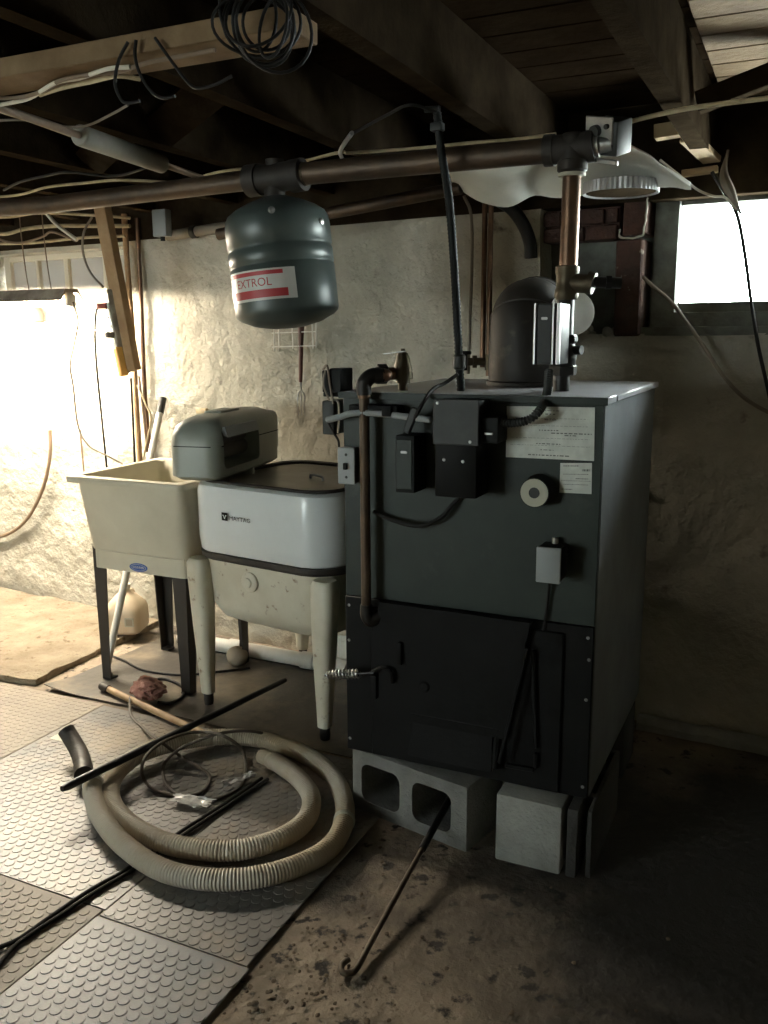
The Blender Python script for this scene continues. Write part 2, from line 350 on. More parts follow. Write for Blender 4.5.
# right window: frame, sill, pane
def wbox(s0, s1, z0, z1, o0, o1, bev=.002, bb=None):
    bb = bb or B()
    Mw = Matrix(((WT.x, WN.x, 0, WO.x), (WT.y, WN.y, 0, WO.y), (0, 0, 1, 0), (0, 0, 0, 1)))
    return bb.box((s0, o0, z0), (s1, o1, z1), bev, 1, Mw)
wroot = thing('window_1', '', '', ws(1.2, 1.37, -.1)); del wroot['label']; del wroot['category']; wroot['kind'] = 'structure'
b = wbox(.618, .695, 1.36, 1.775, -.13, -.045); wbox(1.68, 1.748, 1.375, 1.772, -.13, -.045, bb=b)
wbox(.70, 1.68, 1.757, 1.775, -.13, -.045, bb=b); wbox(.70, 1.68, 1.415, 1.452, -.13, -.07, bb=b)
obj('window_frame', b, M['oldpaint'], wroot)
b = wbox(.60, 1.755, 1.345, 1.374, -.20, .0); wbox(.695, 1.70, 1.370, 1.420, -.16, -.03, bb=b); obj('window_sill', b, M['oldpaint'], wroot)
b = wbox(.69, 1.69, 1.44, 1.76, -.112, -.108, 0); obj('window_pane', b, M['pane'], wroot)
# left window: frame, panes
w2 = thing('window_2', '', '', ws(-2.2, 1.4, -.1)); del w2['label']; del w2['category']; w2['kind'] = 'structure'
b = B()
for s0, s1, z0, z1 in ((-2.655, -2.61, 1.385, 1.75), (-1.75, -1.705, 1.385, 1.75), (-2.61, -1.75, 1.725, 1.75), (-2.61, -1.75, 1.385, 1.43), (-2.22, -2.19, 1.43, 1.725), (-1.955, -1.935, 1.43, 1.725), (-2.42, -2.40, 1.43, 1.725)):
    wbox(s0, s1, z0, z1, -.105, -.075, bb=b)
obj('window_frame', b, M['cordwhite'], w2)
b = wbox(-2.62, -1.74, 1.42, 1.74, -.1, -.096, 0); obj('window_pane', b, M['dirtypane'], w2)
# unseen glazed opening added behind the photographer for fill light
w3 = thing('fill_window', '', '', (-2.5, -4.67, WZ0)); del w3['label']; del w3['category']; w3['kind'] = 'structure'
b = B(); b.box((WX0+.002, -4.71, WZ0+.002), (WX0+.05, -4.64, WZ1-.002)); b.box((WX1-.05, -4.71, WZ0+.002), (WX1-.002, -4.64, WZ1-.002)); b.box((WX0+.05, -4.71, WZ1-.05), (WX1-.05, -4.64, WZ1-.002)); b.box((WX0+.05, -4.71, WZ0+.002), (WX1-.05, -4.64, WZ0+.05)); b.box((-2.52, -4.71, WZ0+.05), (-2.48, -4.64, WZ1-.05))
obj('window_frame', b, M['oldpaint'], w3)  # frame of the added fill window
b = B(); b.box((WX0+.04, -4.685, WZ0+.04), (WX1-.04, -4.68, WZ1-.04)); obj('window_pane', b, M['pane'], w3)  # pane of the added fill window
# ------------------------------------------------------------------ light
w = bpy.data.worlds.new('sky'); SC.world = w; w.use_nodes = True
bg = w.node_tree.nodes['Background']; bg.inputs[0].default_value = (.93, 1.0, .97, 1); wn = w.node_tree.nodes; wk = w.node_tree.links
tc = wn.new('ShaderNodeTexCoord'); sx_ = wn.new('ShaderNodeSeparateXYZ'); wk.new(tc.outputs['Generated'], sx_.inputs[0])
def wmap(src, a, b_, c, d):      # open bright sky low over the yard behind the house
    q = wn.new('ShaderNodeMapRange'); q.interpolation_type = 'SMOOTHSTEP'
    for i, v_ in enumerate((a, b_, c, d)): q.inputs[i+1].default_value = v_
    wk.new(src, q.inputs[0]); return q.outputs[0]
def wmath(op, a, b_):
    q = wn.new('ShaderNodeMath'); q.operation = op
    for i, v_ in enumerate((a, b_)):
        if isinstance(v_, (int, float)): q.inputs[i].default_value = v_
        else: wk.new(v_, q.inputs[i])
    return q.outputs[0]
fy = wmap(sx_.outputs[1], -.2, .3, 0, 1); fz = wmap(sx_.outputs[2], .45, .78, 1, 0)
wk.new(wmath('ADD', SKY, wmath('MULTIPLY', wmath('SUBTRACT', wmath('MULTIPLY', fz, 2.8), .5), wmath('MULTIPLY', fy, SKY))), bg.inputs[1])
def portal(name, c, right, up, sx, sy):
    l = bpy.data.lights.new(name, 'AREA'); l.shape = 'RECTANGLE'; l.size = sx; l.size_y = sy; l.cycles.is_portal = True
    o = bpy.data.objects.new(name, l); COL.objects.link(o); x = V(right).normalized(); y = V(up).normalized(); z = x.cross(y)
    o.matrix_world = Matrix(((x.x, y.x, z.x, c[0]), (x.y, y.y, z.y, c[1]), (x.z, y.z, z.z, c[2]), (0, 0, 0, 1)))
portal('daylight_portal', ws(1.19, 1.60, -.125), WT, (0, 0, 1), 1.0, .32)
portal('daylight_portal', ws(-2.18, 1.58, -.125), WT, (0, 0, 1), .92, .34)
portal('daylight_portal', ((WX0+WX1)/2, -4.72, (WZ0+WZ1)/2), (-1, 0, 0), (0, 0, 1), WX1-WX0, WZ1-WZ0)
SC.view_settings.view_transform = 'Standard'; SC.view_settings.look = 'None'; SC.view_settings.gamma = 1; SC.view_settings.use_curve_mapping = False
SC.view_settings.exposure = EXPO
cy = SC.cycles
cy.use_denoising = True; cy.max_bounces = 8; cy.diffuse_bounces = 5; cy.glossy_bounces = 4; cy.transparent_max_bounces = 12; cy.caustics_reflective = False; cy.caustics_refractive = False; cy.sample_clamp_indirect = 6
# shop light under which the sink stands
t = thing('shop_light', 'long metal shop light with glowing tube hung before the left window', 'light fixture', (-2.36, .85, 1.50))
b = B(); x0, x1 = -2.98, -1.745
prof = [(-.070, 1.502), (-.066, 1.502), (-.034, 1.538), (.034, 1.538), (.066, 1.502), (.070, 1.502), (.036, 1.553), (-.036, 1.553)]
b.loft([[(x, .85+p[0], p[1]) for p in prof] for x in (x0, x1)]); obj('housing', b, M['fixture'], t)
b = B(); b.beam((x0+.01, .85, 1.532), (x1-.01, .85, 1.532), .05, .010); obj('reflector', b, M['reflector'], t)
b = B(); b.cyl((x0+.03, .85, 1.497), (x1-.03, .85, 1.497), .013, n=12); obj('tube', b, M['tubeglow'], t)
for x in (x0+.012, x1-.012):
    b = B(); b.box((x-.010, .825, 1.482), (x+.010, .875, 1.53), .003); obj('tube_holder', b, M['reflector'], t)
for x in (-1.86, -1.99, -2.75):
    b = B(); b.tube(cr([(x, .85, 1.553), (x-.012, .85, 1.66), (x-.03, .86, 1.80), (x-.03, .86, 1.90)]), .0025, 6); obj('hanging_wire', b, M['cordbrown'], t)
# ================================================================== BOILER
BW, BD, BZ, BH, HB = .6875, .7486, .19, 1.018, .4575
BT = BZ+BH
bo = thing('boiler', 'tall dark green boiler with black cast iron fire doors standing on concrete blocks', 'boiler', (BW/2, BD/2, BZ))
b = B(); b.box((.004, .006, BZ+.001), (BW-.004, BD, BT-.019), .002, 1); obj('casing', b, M['green'], bo)
b = B(); b.box((0, -.003, BZ+HB), (BW, .0055, BT-.018), .0015, 1); obj('front_panel', b, M['green'], bo)
b = B(); b.box((BW-.0035, .006, BZ), (BW+.002, BD, BT-.018), .0012, 1); obj('side_panel', b, M['side'], bo)['label'] = 'side panel with window light painted into its grey'
b = B(); b.box((-.002, .006, BZ), (.0035, BD, BT-.018), .0012, 1); obj('side_panel', b, M['green'], bo)
b = B(); b.box((-.008, -.012, BT-.018), (BW+.010, .098, BT), .002, 1); obj('lid', b, M['lid'], bo)
b = B(); b.box((-.006, .103, BT-.017), (BW+.012, BD+.004, BT-.001), .002, 1); obj('lid', b, M['lid'], bo)
b = B(); b.box((-.009, -.0135, BT-.0185), (BW+.011, -.0115, BT-.001), .0008, 1); obj('added_lid_strip', b, M['green'], bo)['label'] = 'added green strip keeping the lid front free of its painted window light'
FY = -.004
def fp(x, y, Y=FY): return at(x, y, 'Y', Y)
# black lower front with fire door, ash door, latch
b = B(); b.box((0, -.008, BZ), (BW, .0055, BZ+HB-.001), .002, 1); obj('lower_front', b, M['black'], bo)
xl = fp(372, 680, -.012).x; xr = fp(562, 700, -.012).x
b = B(); b.box((xl, -.018, BZ+.004), (xr, -.0085, BZ+HB-.022), .003, 1); obj('door_frame', b, M['iron'], bo)
dl = fp(380, 650, -.03).x; dr = fp(531, 640, -.03).x; dz1 = fp(531, 622, -.03).z; dz0 = BZ+.135
fd = B(); fd.prism([(dl, dz0), (dl, dz1+.002), (dr, dz1), (fp(505, 728, -.03).x, dz0)], (0, -.040, 0), (1, 0, 0), (0, 0, 1), (0, .0215, 0)); fdo = obj('fire_door', fd, M['iron'], bo)
b = B(); c = fp(424, 687, -.043); b.lathe([(.004, .006), (.012, .005), (.016, 0)], c+V((0, .003, 0)), (0, -1, 0), 12); obj('bolt', b, M['iron'], fdo)
# ash door: a tilted flap
al, ar = fp(417, 716, -.02).x, fp(494, 727, -.02).x; az1 = fp(455, 720, -.02).z; az0 = fp(455, 764, -.05).z
b = B(); b.loft([[(al, -.022, az1), (ar, -.022, az1), (ar, -.034, az1), (al, -.034, az1)], [(al-.014, -.042, az0), (ar+.006, -.042, az0), (ar+.006, -.056, az0), (al-.014, -.056, az0)]]); ad = obj('ash_door', b, M['iron'], bo)
b = B(); b.cyl((al-.01, -.036, az1+.005), (ar+.022, -.036, az1+.005), .005, n=8); obj('hinge_rod', b, M['black'], ad)
b = B(); b.cyl((ar+.014, -.03, az1-.002), (ar+.012, -.045, az0+.01), .009, n=8); obj('hinge', b, M['black'], ad)
# long iron damper bar leaning across the door edge, and slot bar
b = B(); b.beam(fp(527, 648, -.05), fp(499, 763, -.058), .010, .008, (0, -1, 0)); obj('damper_lever', b, M['iron'], bo)
b = B(); b.beam(fp(533, 650, -.024), fp(536, 748, -.024), .010, .012, (0, -1, 0)); b.beam(fp(536, 753, -.024), fp(536, 768, -.024), .010, .012, (0, -1, 0)); b.beam(fp(505, 765, -.024), fp(534, 770, -.024), .008, .012, (0, 0, 1)); obj('draft_slide', b, M['black'], bo)
# latch and coil handle
lt = B(); p = fp(376, 684, -.03); lt.box((p.x-.012, -.045, p.z-.040), (p.x+.008, -.0185, p.z+.028), .004); lt.tube(cr([fp(372, 672, -.05), fp(382, 668, -.055), fp(390, 671, -.055), fp(392, 683, -.05)]), .006, 8); lat = obj('latch', lt, M['iron'], bo)
b = B(); b.box(fp(399, 655, -.052)-V((.006, 0, .03)), fp(399, 655, -.052)+V((.006, .012, .035)), .003); obj('keeper', b, M['black'], lat)
b = B(); p0, p1 = fp(374, 673, -.062), fp(325, 675, -.075); b.cyl(p0, p1, .004, n=8); 
hd = obj('handle', b, M['blackrod'], bo)
b = B(); d = (p1-p0); pts = []
q0 = p0+d*.30; q1 = p0+d*.97; ax = (q1-q0).normalized(); e1 = ax.cross(V((0, 0, 1))).normalized(); e2 = ax.cross(e1)
for k in range(10*14+1):
    a = 2*math.pi*k/14; f = k/140; R = .0115*(.55+.45*min(1, (1-f)*5))
    pts.append(q0.lerp(q1, f)+e1*math.cos(a)*R+e2*math.sin(a)*R)
b.tube(pts, .0026, 6); obj('coil_grip', b, M['bright'], hd)['label'] = 'shiny coiled wire grip'
for x, y in ((349, 605), (349, 640), (350, 738), (588, 638), (586, 700), (582.5, 787), (589, 660)):
    b = B(); b.lathe([(.0045, 0), (.0035, .002)], fp(x, y, -.008), (0, -1, 0), 10); obj('screw', b, M['steel'], bo)
# labels with lines of print
def label(name, pts, lines, holder):
    q = [fp(x, y, -.0034) for x, y in pts]
    b = B(); b.loft([q, [p+V((0, -.0012, 0)) for p in q]]); o = obj(name, b, M['paper'], holder)
    b = B(); tl, tr, br, bl = (p+V((0, -.0014, 0)) for p in (q[0], q[1], q[-2] if len(q) == 4 else q[-2], q[-1]))
    for (v, u0, u1, th) in lines:
        u = u0; rnd = random.Random(int(v*1000))
        while u < u1:
            w_ = rnd.uniform(.012, .05); w_ = min(w_, u1-u)
            def P(uu, vv): return tl.lerp(tr, uu).lerp(bl.lerp(br, uu), vv)
            b.add([P(u, v), P(u+w_, v), P(u+w_, v+th), P(u, v+th)], [(0, 1, 2, 3)]); u += w_+.014
    obj('printing', b, M['ink'], o); return o
L1 = [(.07, .3, .62, .012), (.13, .45, .56, .02), (.22, .1, .92, .006), (.24, .44, .58, .014), (.36, .06, .93, .006), (.44, .38, .60, .018), (.49, .52, .97, .020), (.53, .67, .8, .018), (.6, .05, .95, .006), (.70, .35, .63, .018), (.74, .05, .95, .006), (.82, .4, .55, .014), (.92, .26, .73, .02)]
label('rating_label', [(507, 406), (595, 407.5), (594, 461), (506, 457)], L1, bo)
L2 = [(.08, .1, .6, .03), (.2, .7, .95, .07), (.36, .1, .9, .02), (.50, .5, .9, .03), (.58, .05, .98, .016), (.7, .1, .9, .02), (.86, .05, .4, .03)]
label('small_label', [(560.5, 463), (592, 463), (591.5, 494), (559.5, 492.5)], L2, bo)
# round gauge
c = fp(534, 493, -.052); base = V((c.x, -.003, c.z))
b = B(); b.cyl(V((c.x, -.003, c.z)), V((c.x, -.050, c.z)), .040, .036, 28); g = obj('temperature_gauge', b, M['dark'], bo)
b = B(); b.lathe([(.017, .001), (.034, .001), (.034, .0), (.017, 0)], V((c.x, -.0502, c.z)), (0, -1, 0), 28); obj('ring', b, M['cream'], g)['label'] = 'cream ring around the gauge'
b = B(); b.lathe([(.015, -.004), (.013, .003)], V((c.x, -.050, c.z)), (0, -1, 0), 20); obj('hub', b, M['gunmetal'], g)
# grey control box low on the right
a0, a1 = fp(537, 547, -.075), fp(559.5, 584, -.075)
b = B(); b.box((a0.x, -.070, a1.z), (a1.x, -.004, a0.z), .004); cb = obj('control_box', b, M['dark'], bo)
b = B(); b.box((a0.x-.001, -.078, a1.z-.001), (a1.x+.001, -.068, a0.z+.001), .003); obj('cover', b, M['bluegrey'], cb)['label'] = 'light grey cover'
b = B(); b.cyl((a0.x+.03, -.02, a0.z-.002), (a0.x+.03, -.02, a0.z+.014), .008, n=10); obj('cable_gland', b, M['steel'], cb)
b = B(); b.tube(cr([(a0.x+.02, -.02, a1.z+.002), (a0.x+.015, -.014, a1.z-.06), (a0.x+.006, -.012, a1.z-.14), (a0.x-.005, -.014, a1.z-.20)]), .004, 6); obj('cable', b, M['cordblack'], cb)
# aquastat (large box with plate)
A = fp(434, 444, -.10); A2 = fp(474, 498, -.10)
ax0, ax1 = fp(433, 470, -.10).x, fp(476, 470, -.10).x; az1_, az0_ = fp(455, 399, -.10).z, fp(455, 498, -.10).z
b = B(); b.box((ax0+.004, -.098, az0_), (ax1, -.003, az1_-.004), .004); aq = obj('aquastat', b, M['black'], bo)
zm = fp(455, 445, -.10).z
b = B(); b.box((ax0, -.104, zm), (ax1+.006, -.0985, az1_), .002, 1); obj('cover_plate', b, M['gunmetal'], aq)['label'] = 'dusty grey cover plate'
for x, y in ((437.5, 403), (470, 442), (443, 460), (462, 462)):
    b = B(); b.lathe([(.0045, 0), (.003, .003)], V((fp(x, y, -.104).x, -.1035 if y < 450 else -.0975, fp(x, y, -.104).z)), (0, -1, 0), 10); obj('screw', b, M['steel'], aq)
# small side box with armoured cable
s0, s1 = fp(480, 417, -.085), fp(497, 444, -.085)
b = B(); b.box((s0.x, -.080, s1.z), (s1.x, -.003, s0.z), .004); sb = obj('switch_box', b, M['dark'], bo)
b = B(); b.box((s0.x+.010, -.0825, s1.z+.020), (s1.x-.012, -.079, s1.z+.026), .001, 1); obj('switch', b, M['steel'], sb)
def ribbed(pts, r, pitch=.008, amp=.18, n=10):
    e = even(cr(pts, 16), pitch/2); return B().tube(e, lambda i, m: r*(1+(amp if i % 2 else -amp)), n)
ZV = at(549, 370, 'Y', .10)
b = ribbed([fp(497, 421, -.045), fp(512, 423, -.06), fp(530, 419, -.07), fp(541, 408, -.04), fp(547, 392, .04), (ZV.x, .10, ZV.z)], .0095)
obj('armoured_cable', b, M['gunmetal'], sb)
# transformer at the left of it
t0, t1 = fp(396, 435, -.08), fp(411, 493, -.08)
b = B(); b.box((t0.x, -.085, t1.z), (t0.x+.052, -.003, t0.z), .003); tr_ = obj('relay_box', b, M['dark'], bo)
b = B(); b.box((t0.x+.004, -.0875, t1.z+.01), (t0.x+.046, -.084, t0.z-.01), .001, 1); obj('cover', b, M['green'], tr_)
b = B(); b.box((t0.x+.016, -.089, t0.z-.045), (t0.x+.034, -.0872, t0.z-.038), .002, 1); obj('badge', b, M['steel'], tr_)
b = B(); b.beam(fp(406, 433, -.06), fp(416, 408, -.055), .020, .014, (0, -1, 0), .003); obj('cable_clamp', b, M['gunmetal'], tr_)
# horizontal conduit and bracket
b = ribbed([fp(327, 420, -.045), fp(340, 417, -.05), fp(352, 413.5, -.05), fp(372, 413, -.05), fp(400, 416, -.05), fp(432, 420, -.06)], .0085, .006, .06); obj('conduit', b, M['bluegrey'], bo)
b = B(); b.box((fp(352, 405, -.03).x, -.05, fp(352, 413, -.03).z), (fp(400, 405, -.03).x, -.003, fp(352, 404, -.03).z), .003); b.box(fp(386, 412, -.06)-V((.014, 0, .012)), fp(386, 412, -.06)+V((.014, .05, .016)), .004); obj('bracket', b, M['iron'], bo)
# looping black cable on the front, and cable up to the conduit
b = B().tube(cr([fp(374, 512, -.012), fp(395, 521, -.03), fp(420, 526, -.04), fp(440, 518, -.03), fp(452, 505, -.02), fp(460, 498, -.012)]), .006, 8); obj('cable', b, M['cordblack'], bo)
b = B().tube(cr([fp(408, 432, -.05), fp(420, 408, -.06), fp(432, 390, .0), at(445, 383, 'Y', .05), at(458, 374, 'Y', .06)]), .005, 8); obj('cable', b, M['cordblack'], bo)
# electrical cluster on the left side
p0, p1 = at(327, 400, 'Y', .03), at(341, 434, 'Y', .03)
b = B(); b.box((p0.x, .0, p1.z), (p0.x+.036, .085, p0.z), .004); lb = obj('junction_box', b, M['gunmetal'], bo)
b = B().tube(cr([at(330, 400, 'Y', -.004), at(338, 402, 'Y', -.006), at(339, 418, 'Y', -.006), at(338, 433, 'Y', -.004)]), .003, 6); obj('cover_edge', b, M['bright'], lb)
q0, q1 = at(328, 370, 'Y', .03), at(350, 392, 'Y', .03)
rl = B(); rl.box((q0.x, -.005, q1.z), (q0.x+.022, .06, q0.z), .003); rl.box((q0.x+.026, -.012, q1.z), (q0.x+.06, .06, q0.z+.006), .003); rl.box((q0.x, .0, q1.z-.012), (q0.x+.062, .06, q1.z), .002); rlo = obj('relay', rl, M['dark'], bo)
b = B(); b.tube(cr([(q0.x+.008, -.012, q0.z+.003), (q0.x+.024, -.018, q0.z+.012), (q0.x+.03, -.016, q1.z+.02), (q0.x+.036, -.010, q1.z-.03)]), .003, 6); b.tube(cr([(q0.x+.014, -.012, q0.z), (q0.x+.012, -.018, q1.z+.02), (q0.x+.03, -.02, q1.z-.02)]), .0025, 6); obj('wire', b, M['cordgrey'], rlo)
k0, k1 = fp(337.5, 447, -.035), fp(355, 485, -.035)
b = B(); b.box((k0.x+.003, -.03, k1.z+.002), (k1.x-.003, .0, k0.z-.002), .003); sw = obj('switch_plate', b, M['steel'], bo)
b = B(); b.box((k0.x, -.036, k1.z), (k1.x, -.030, k0.z), .002, 1); obj('face', b, M['bluegrey'], sw)['label'] = 'pale steel face'
m_ = (k0+k1)/2; b = B(); b.box((m_.x-.005, -.046, m_.z-.009), (m_.x+.005, -.035, m_.z+.009), .002); obj('toggle', b, M['dark'], sw)
for dz in (-.03, .03):
    b = B(); b.lathe([(.004, 0), (.003, .002)], V((m_.x, -.036, m_.z+dz)), (0, -1, 0), 8); obj('screw', b, M['gunmetal'], sw)
b = B().tube(cr([at(327, 421, 'Y', -.01), at(333, 432, 'Y', -.015), at(338, 440, 'Y', -.02), at(339, 447, 'Y', -.02)]), .003, 6); obj('cable', b, M['cordblack'], bo)
# relief valve and discharge pipe
RV = at(403, 391, 'Z', BT-.001); ry = RV.y; 
zz = lambda y: at(403, y, 'Y', ry).z
b = B(); b.lathe([(.013, 0), (.013, zz(383)-RV.z), (.019, zz(383)-RV.z), (.019, zz(379)-RV.z), (.026, zz(379)-RV.z), (.026, zz(370)-RV.z), (.017, zz(357)-RV.z), (.013, zz(353)-RV.z), (.006, zz(352)-RV.z), (.006, zz(348.5)-RV.z)], RV, (0, 0, 1), 18); rv = obj('relief_valve', b, M['brass'], bo)
b = B(); b.beam((RV.x-.055, ry-.004, zz(354)), (RV.x+.012, ry-.004, zz(351)), .010, .003); obj('lever', b, M['steel'], rv)
DPY = -.045; pe = at(364, 376, 'Y', DPY)
hz = zz(373)
dp = B(); dp.tube(cr([(RV.x, ry, hz), (RV.x-.04, ry-.03, hz-.002), (pe.x+.045, DPY+.035, hz-.003), (pe.x+.018, DPY+.012, hz-.006), (pe.x, DPY, hz-.03), (pe.x, DPY, hz-.06)]), .0165, 12)
dpo = obj('discharge_pipe', dp, M['copper'], bo)
b = B(); e = V((RV.x-.045, ry-.035, hz-.002)); ax = V((-.75, -.6, 0)); b.lathe([(.020, -.016), (.026, -.012), (.026, .012), (.020, .016)], e, ax, 8); b.lathe([(.019, -.01), (.022, 0), (.019, .01)], (pe.x+.03, DPY+.02, hz-.003), ax, 12)
obj('union', b, M['blackpipe'], dpo)
b = B().tube(cr([(pe.x+.04, DPY+.03, hz-.003), (pe.x+.016, DPY+.010, hz-.004), (pe.x, DPY, hz-.024), (pe.x, DPY, hz-.052)]), .0195, 14); obj('elbow', b, M['blackpipe'], dpo)
pb = at(366.5, 606, 'Y', DPY)
b = B(); b.cyl((pe.x, DPY, hz-.05), (pe.x, DPY, pb.z), .0135, n=14); obj('drop_pipe', b, M['pipe'], dpo)
b = B().tube(cr([(pe.x, DPY, pb.z+.004), (pe.x, DPY, pb.z-.025), (pe.x+.012, DPY+.004, pb.z-.042), (pe.x+.03, DPY+.018, pb.z-.03), (pe.x+.045, -.006, pb.z-.012)]), .0165, 12); obj('elbow', b, M['blackpipe'], dpo)
# ================================================================== RISER, VALVE, MAIN PIPE
RP = at(561, 391, 'Z', BT); rx, ryy = RP.x, RP.y
zr = lambda y, x=563: at(x, y, 'Y', ryy).z
ri = thing('copper_riser', 'thick copper pipe rising from the boiler top to the ceiling pipe', 'pipe', (rx, ryy, BT))
b = B(); b.cyl((rx, ryy, BT), (rx, ryy, zr(374)), .0215, n=20); obj('nipple', b, M['blackpipe'], ri)
b = B(); b.lathe([(.034, 0), (.036, .004), (.036, .022), (.030, .028)], (rx+.004, ryy, zr(375)), (0, 0, 1), 6); obj('flange', b, M['blackpipe'], ri)
b = B(); b.lathe([(.030, 0), (.036, .006), (.036, .018), (.030, .024)], (rx+.004, ryy, zr(344)), (0, 0, 1), 6); obj('flange', b, M['blackpipe'], ri)
b = B(); b.lathe([(.020, zr(372)), (.030, zr(366)), (.033, zr(357)), (.030, zr(347)), (.022, zr(340)), (.022, zr(298))], (rx+.004, ryy, 0), (0, 0, 1), 20); b.cyl((rx+.02, ryy, zr(350)), (rx+.052, ryy-.01, zr(350)), .012, n=10); obj('valve_body', b, M['blackpipe'], ri)
b = B(); b.lathe([(.026, zr(300)), (.030, zr(297)), (.030, zr(290)), (.027, zr(288)), (.027, zr(275)), (.030, zr(273)), (.030, zr(267)), (.026, zr(266))], (rx+.006, ryy, 0), (0, 0, 1), 20); b.cyl((rx+.006, ryy, zr(283)), (rx+.066, ryy, zr(283)-.004), .024, n=18); b.cyl((rx+.058, ryy, zr(283)), (rx+.075, ryy, zr(283)-.004), .0275, n=18); lte = obj('lower_tee', b, M['brass'], ri)
b = B(); b.cyl((rx+.07, ryy, zr(283)), (rx+.135, ryy+.03, zr(284)), .014, n=12); b.lathe([(.018, 0), (.018, .014)], (rx+.10, ryy+.014, zr(283.5)), (1, .4, 0), 6); obj('side_branch', b, M['blackpipe'], lte)
tz = zr(149, 566)
b = B(); b.cyl((rx+.008, ryy, zr(268)), (rx+.010, ryy, tz-.02), .0225, n=24); obj('copper_tube', b, M['copper'], ri)
tt = B(); tt.lathe([(.030, tz-.058), (.037, tz-.052), (.037, tz-.03), (.034, tz-.028), (.034, tz+.02), (.026, tz+.034)], (rx+.010, ryy, 0), (0, 0, 1), 24); tt.cyl((rx-.055, ryy, tz), (rx+.062, ryy, tz+.002), .034, n=22); tt.cyl((rx-.060, ryy, tz), (rx-.036, ryy, tz), .038, n=22); tt.cyl((rx+.045, ryy, tz), (rx+.064, ryy, tz+.002), .038, n=22); teo = obj('upper_tee', tt, M['tee'], ri)
b = B(); b.lathe([(.0335, 0), (.0335, .008)], (rx+.010, ryy, tz-.066), (0, 0, 1), 22); obj('solder_ring', b, M['cream'], teo)
b = B(); b.cyl((rx+.062, ryy, tz+.002), (rx+.075, ryy, tz+.002), .028, n=16); b.cyl((rx+.075, ryy, tz+.002), (rx+.105, ryy, tz+.004), .020, n=12); obj('end_plug', b, M['steel'], teo)
# actuator box in front of the riser
zx0, zx1 = at(533, 330, 'Y', .06).x, at(555, 330, 'Y', .06).x; zz1, zz0 = at(545, 303, 'Y', .06).z, at(545, 364.5, 'Y', .06).z
b = B(); b.box((zx0+.002, .072, zz0), (zx1+.010, .165, zz1), .003); av = obj('valve_actuator', b, M['gunmetal'], ri)
b = B(); b.box((zx0+.008, .066, zz0+.003), (zx1-.010, .073, zz1-.003), .002, 1); obj('face_plate', b, M['gunmetal'], av)
for xa, xb_ in ((zx0, zx0+.006), (zx1-.009, zx1-.003), (zx1+.002, zx1+.011)):
    b = B(); b.box((xa, .062, zz0), (xb_, .076, zz1), .001, 1); obj('trim_strip', b, M['bright'], av)['label'] = 'bright metal edge strip'
b = B(); b.box((zx0+.018, .0645, zz1-.040), (zx0+.034, .0662, zz1-.033), .002, 1); obj('badge', b, M['bright'], av)
b = B(); b.cyl((zx1-.02, .12, (zz0+zz1)/2-.02), (rx, ryy, (zz0+zz1)/2-.02), .018, n=12); obj('stem', b, M['blackpipe'], av)
# main pipe
mp = thing('ceiling_pipe', 'long brown two inch pipe running under the joists along the room', 'pipe', (-.3, ryy, 1.80))
P1 = V((rx-.04, ryy, tz)); TX = at(275, 178, 'Y', ryy); P0 = at(-60, 213, 'Y', ryy); PJ = at(46, 208, 'Y', ryy); PJ.z = 1.778
b = B(); b.cyl(P1, V((TX.x+.085, ryy, TX.z+.004)), .0305, n=20); obj('pipe_run', b, M['pipe'], mp)
b = B(); b.tube([V((TX.x-.08, ryy, TX.z)), PJ, P0+V((-.9, 0, .02))], .0275, 18); obj('pipe_run', b, M['pipe'], mp)
b = B(); b.cyl((TX.x-.085, ryy, TX.z-.002), (TX.x+.09, ryy, TX.z+.004), .040, n=22); b.cyl((TX.x-.09, ryy, TX.z-.002), (TX.x-.05, ryy, TX.z), .045, n=22); b.cyl((TX.x+.055, ryy, TX.z), (TX.x+.095, ryy, TX.z+.003), .045, n=22); b.cyl((TX.x, ryy, TX.z), (TX.x-.004, ryy, TX.z-.058), .03, n=18); b.cyl((TX.x, ryy, TX.z), (TX.x, ryy, TX.z+.05), .026, n=18); pt = obj('tee', b, M['tee'], mp)
b = B(); b.lathe([(.0325, 0), (.0325, .006)], (TX.x+.098, ryy, TX.z+.003), (1, 0, 0), 18); obj('solder_ring', b, M['brass'], pt)
# ================================================================== EXPANSION TANK
tp = at(273.5, 193, 'Y', ryy); bt = at(289.5, 328.5, 'Y', ryy)
T0 = V((TX.x-.006, ryy, TX.z-.055)); axd = (bt-tp).normalized(); Ln = (bt-tp).length
tk = thing('expansion_tank', 'grey green steel expansion tank hanging tilted from the ceiling pipe', 'tank', tuple(bt), None)
R = .152
b = B(); b.lathe([(.020, .012), (.04, .014), (.085, .030), (.120, .047), (.141, .062), (.150, .078), (R, .10), (R, .152), (.1485, .155), (.1485, .163), (R, .166), (R, .205), (R*.985, .207), (R*.985, .211), (R, .213), (R, Ln-.050), (.149, Ln-.041), (.138, Ln-.032), (.10, Ln-.014), (.05, Ln-.003), (.004, Ln)], tp, axd, 56); obj('shell', b, M['tank'], tk, 60)
b = B(); b.lathe([(.012, -.026), (.018, -.022), (.018, -.008), (.012, -.006), (.012, .016), (.026, .014)], tp, axd, 14); obj('neck', b, M['steel'], tk)
vd = (CAM-tp); vd = (vd-axd*vd.dot(axd)).normalized(); sd = axd.cross(vd)
if sd.dot(RT) < 0: sd = -sd
def tpt(a, h, r=R): return tp + axd*h + (vd*math.cos(a)+sd*math.sin(a))*r
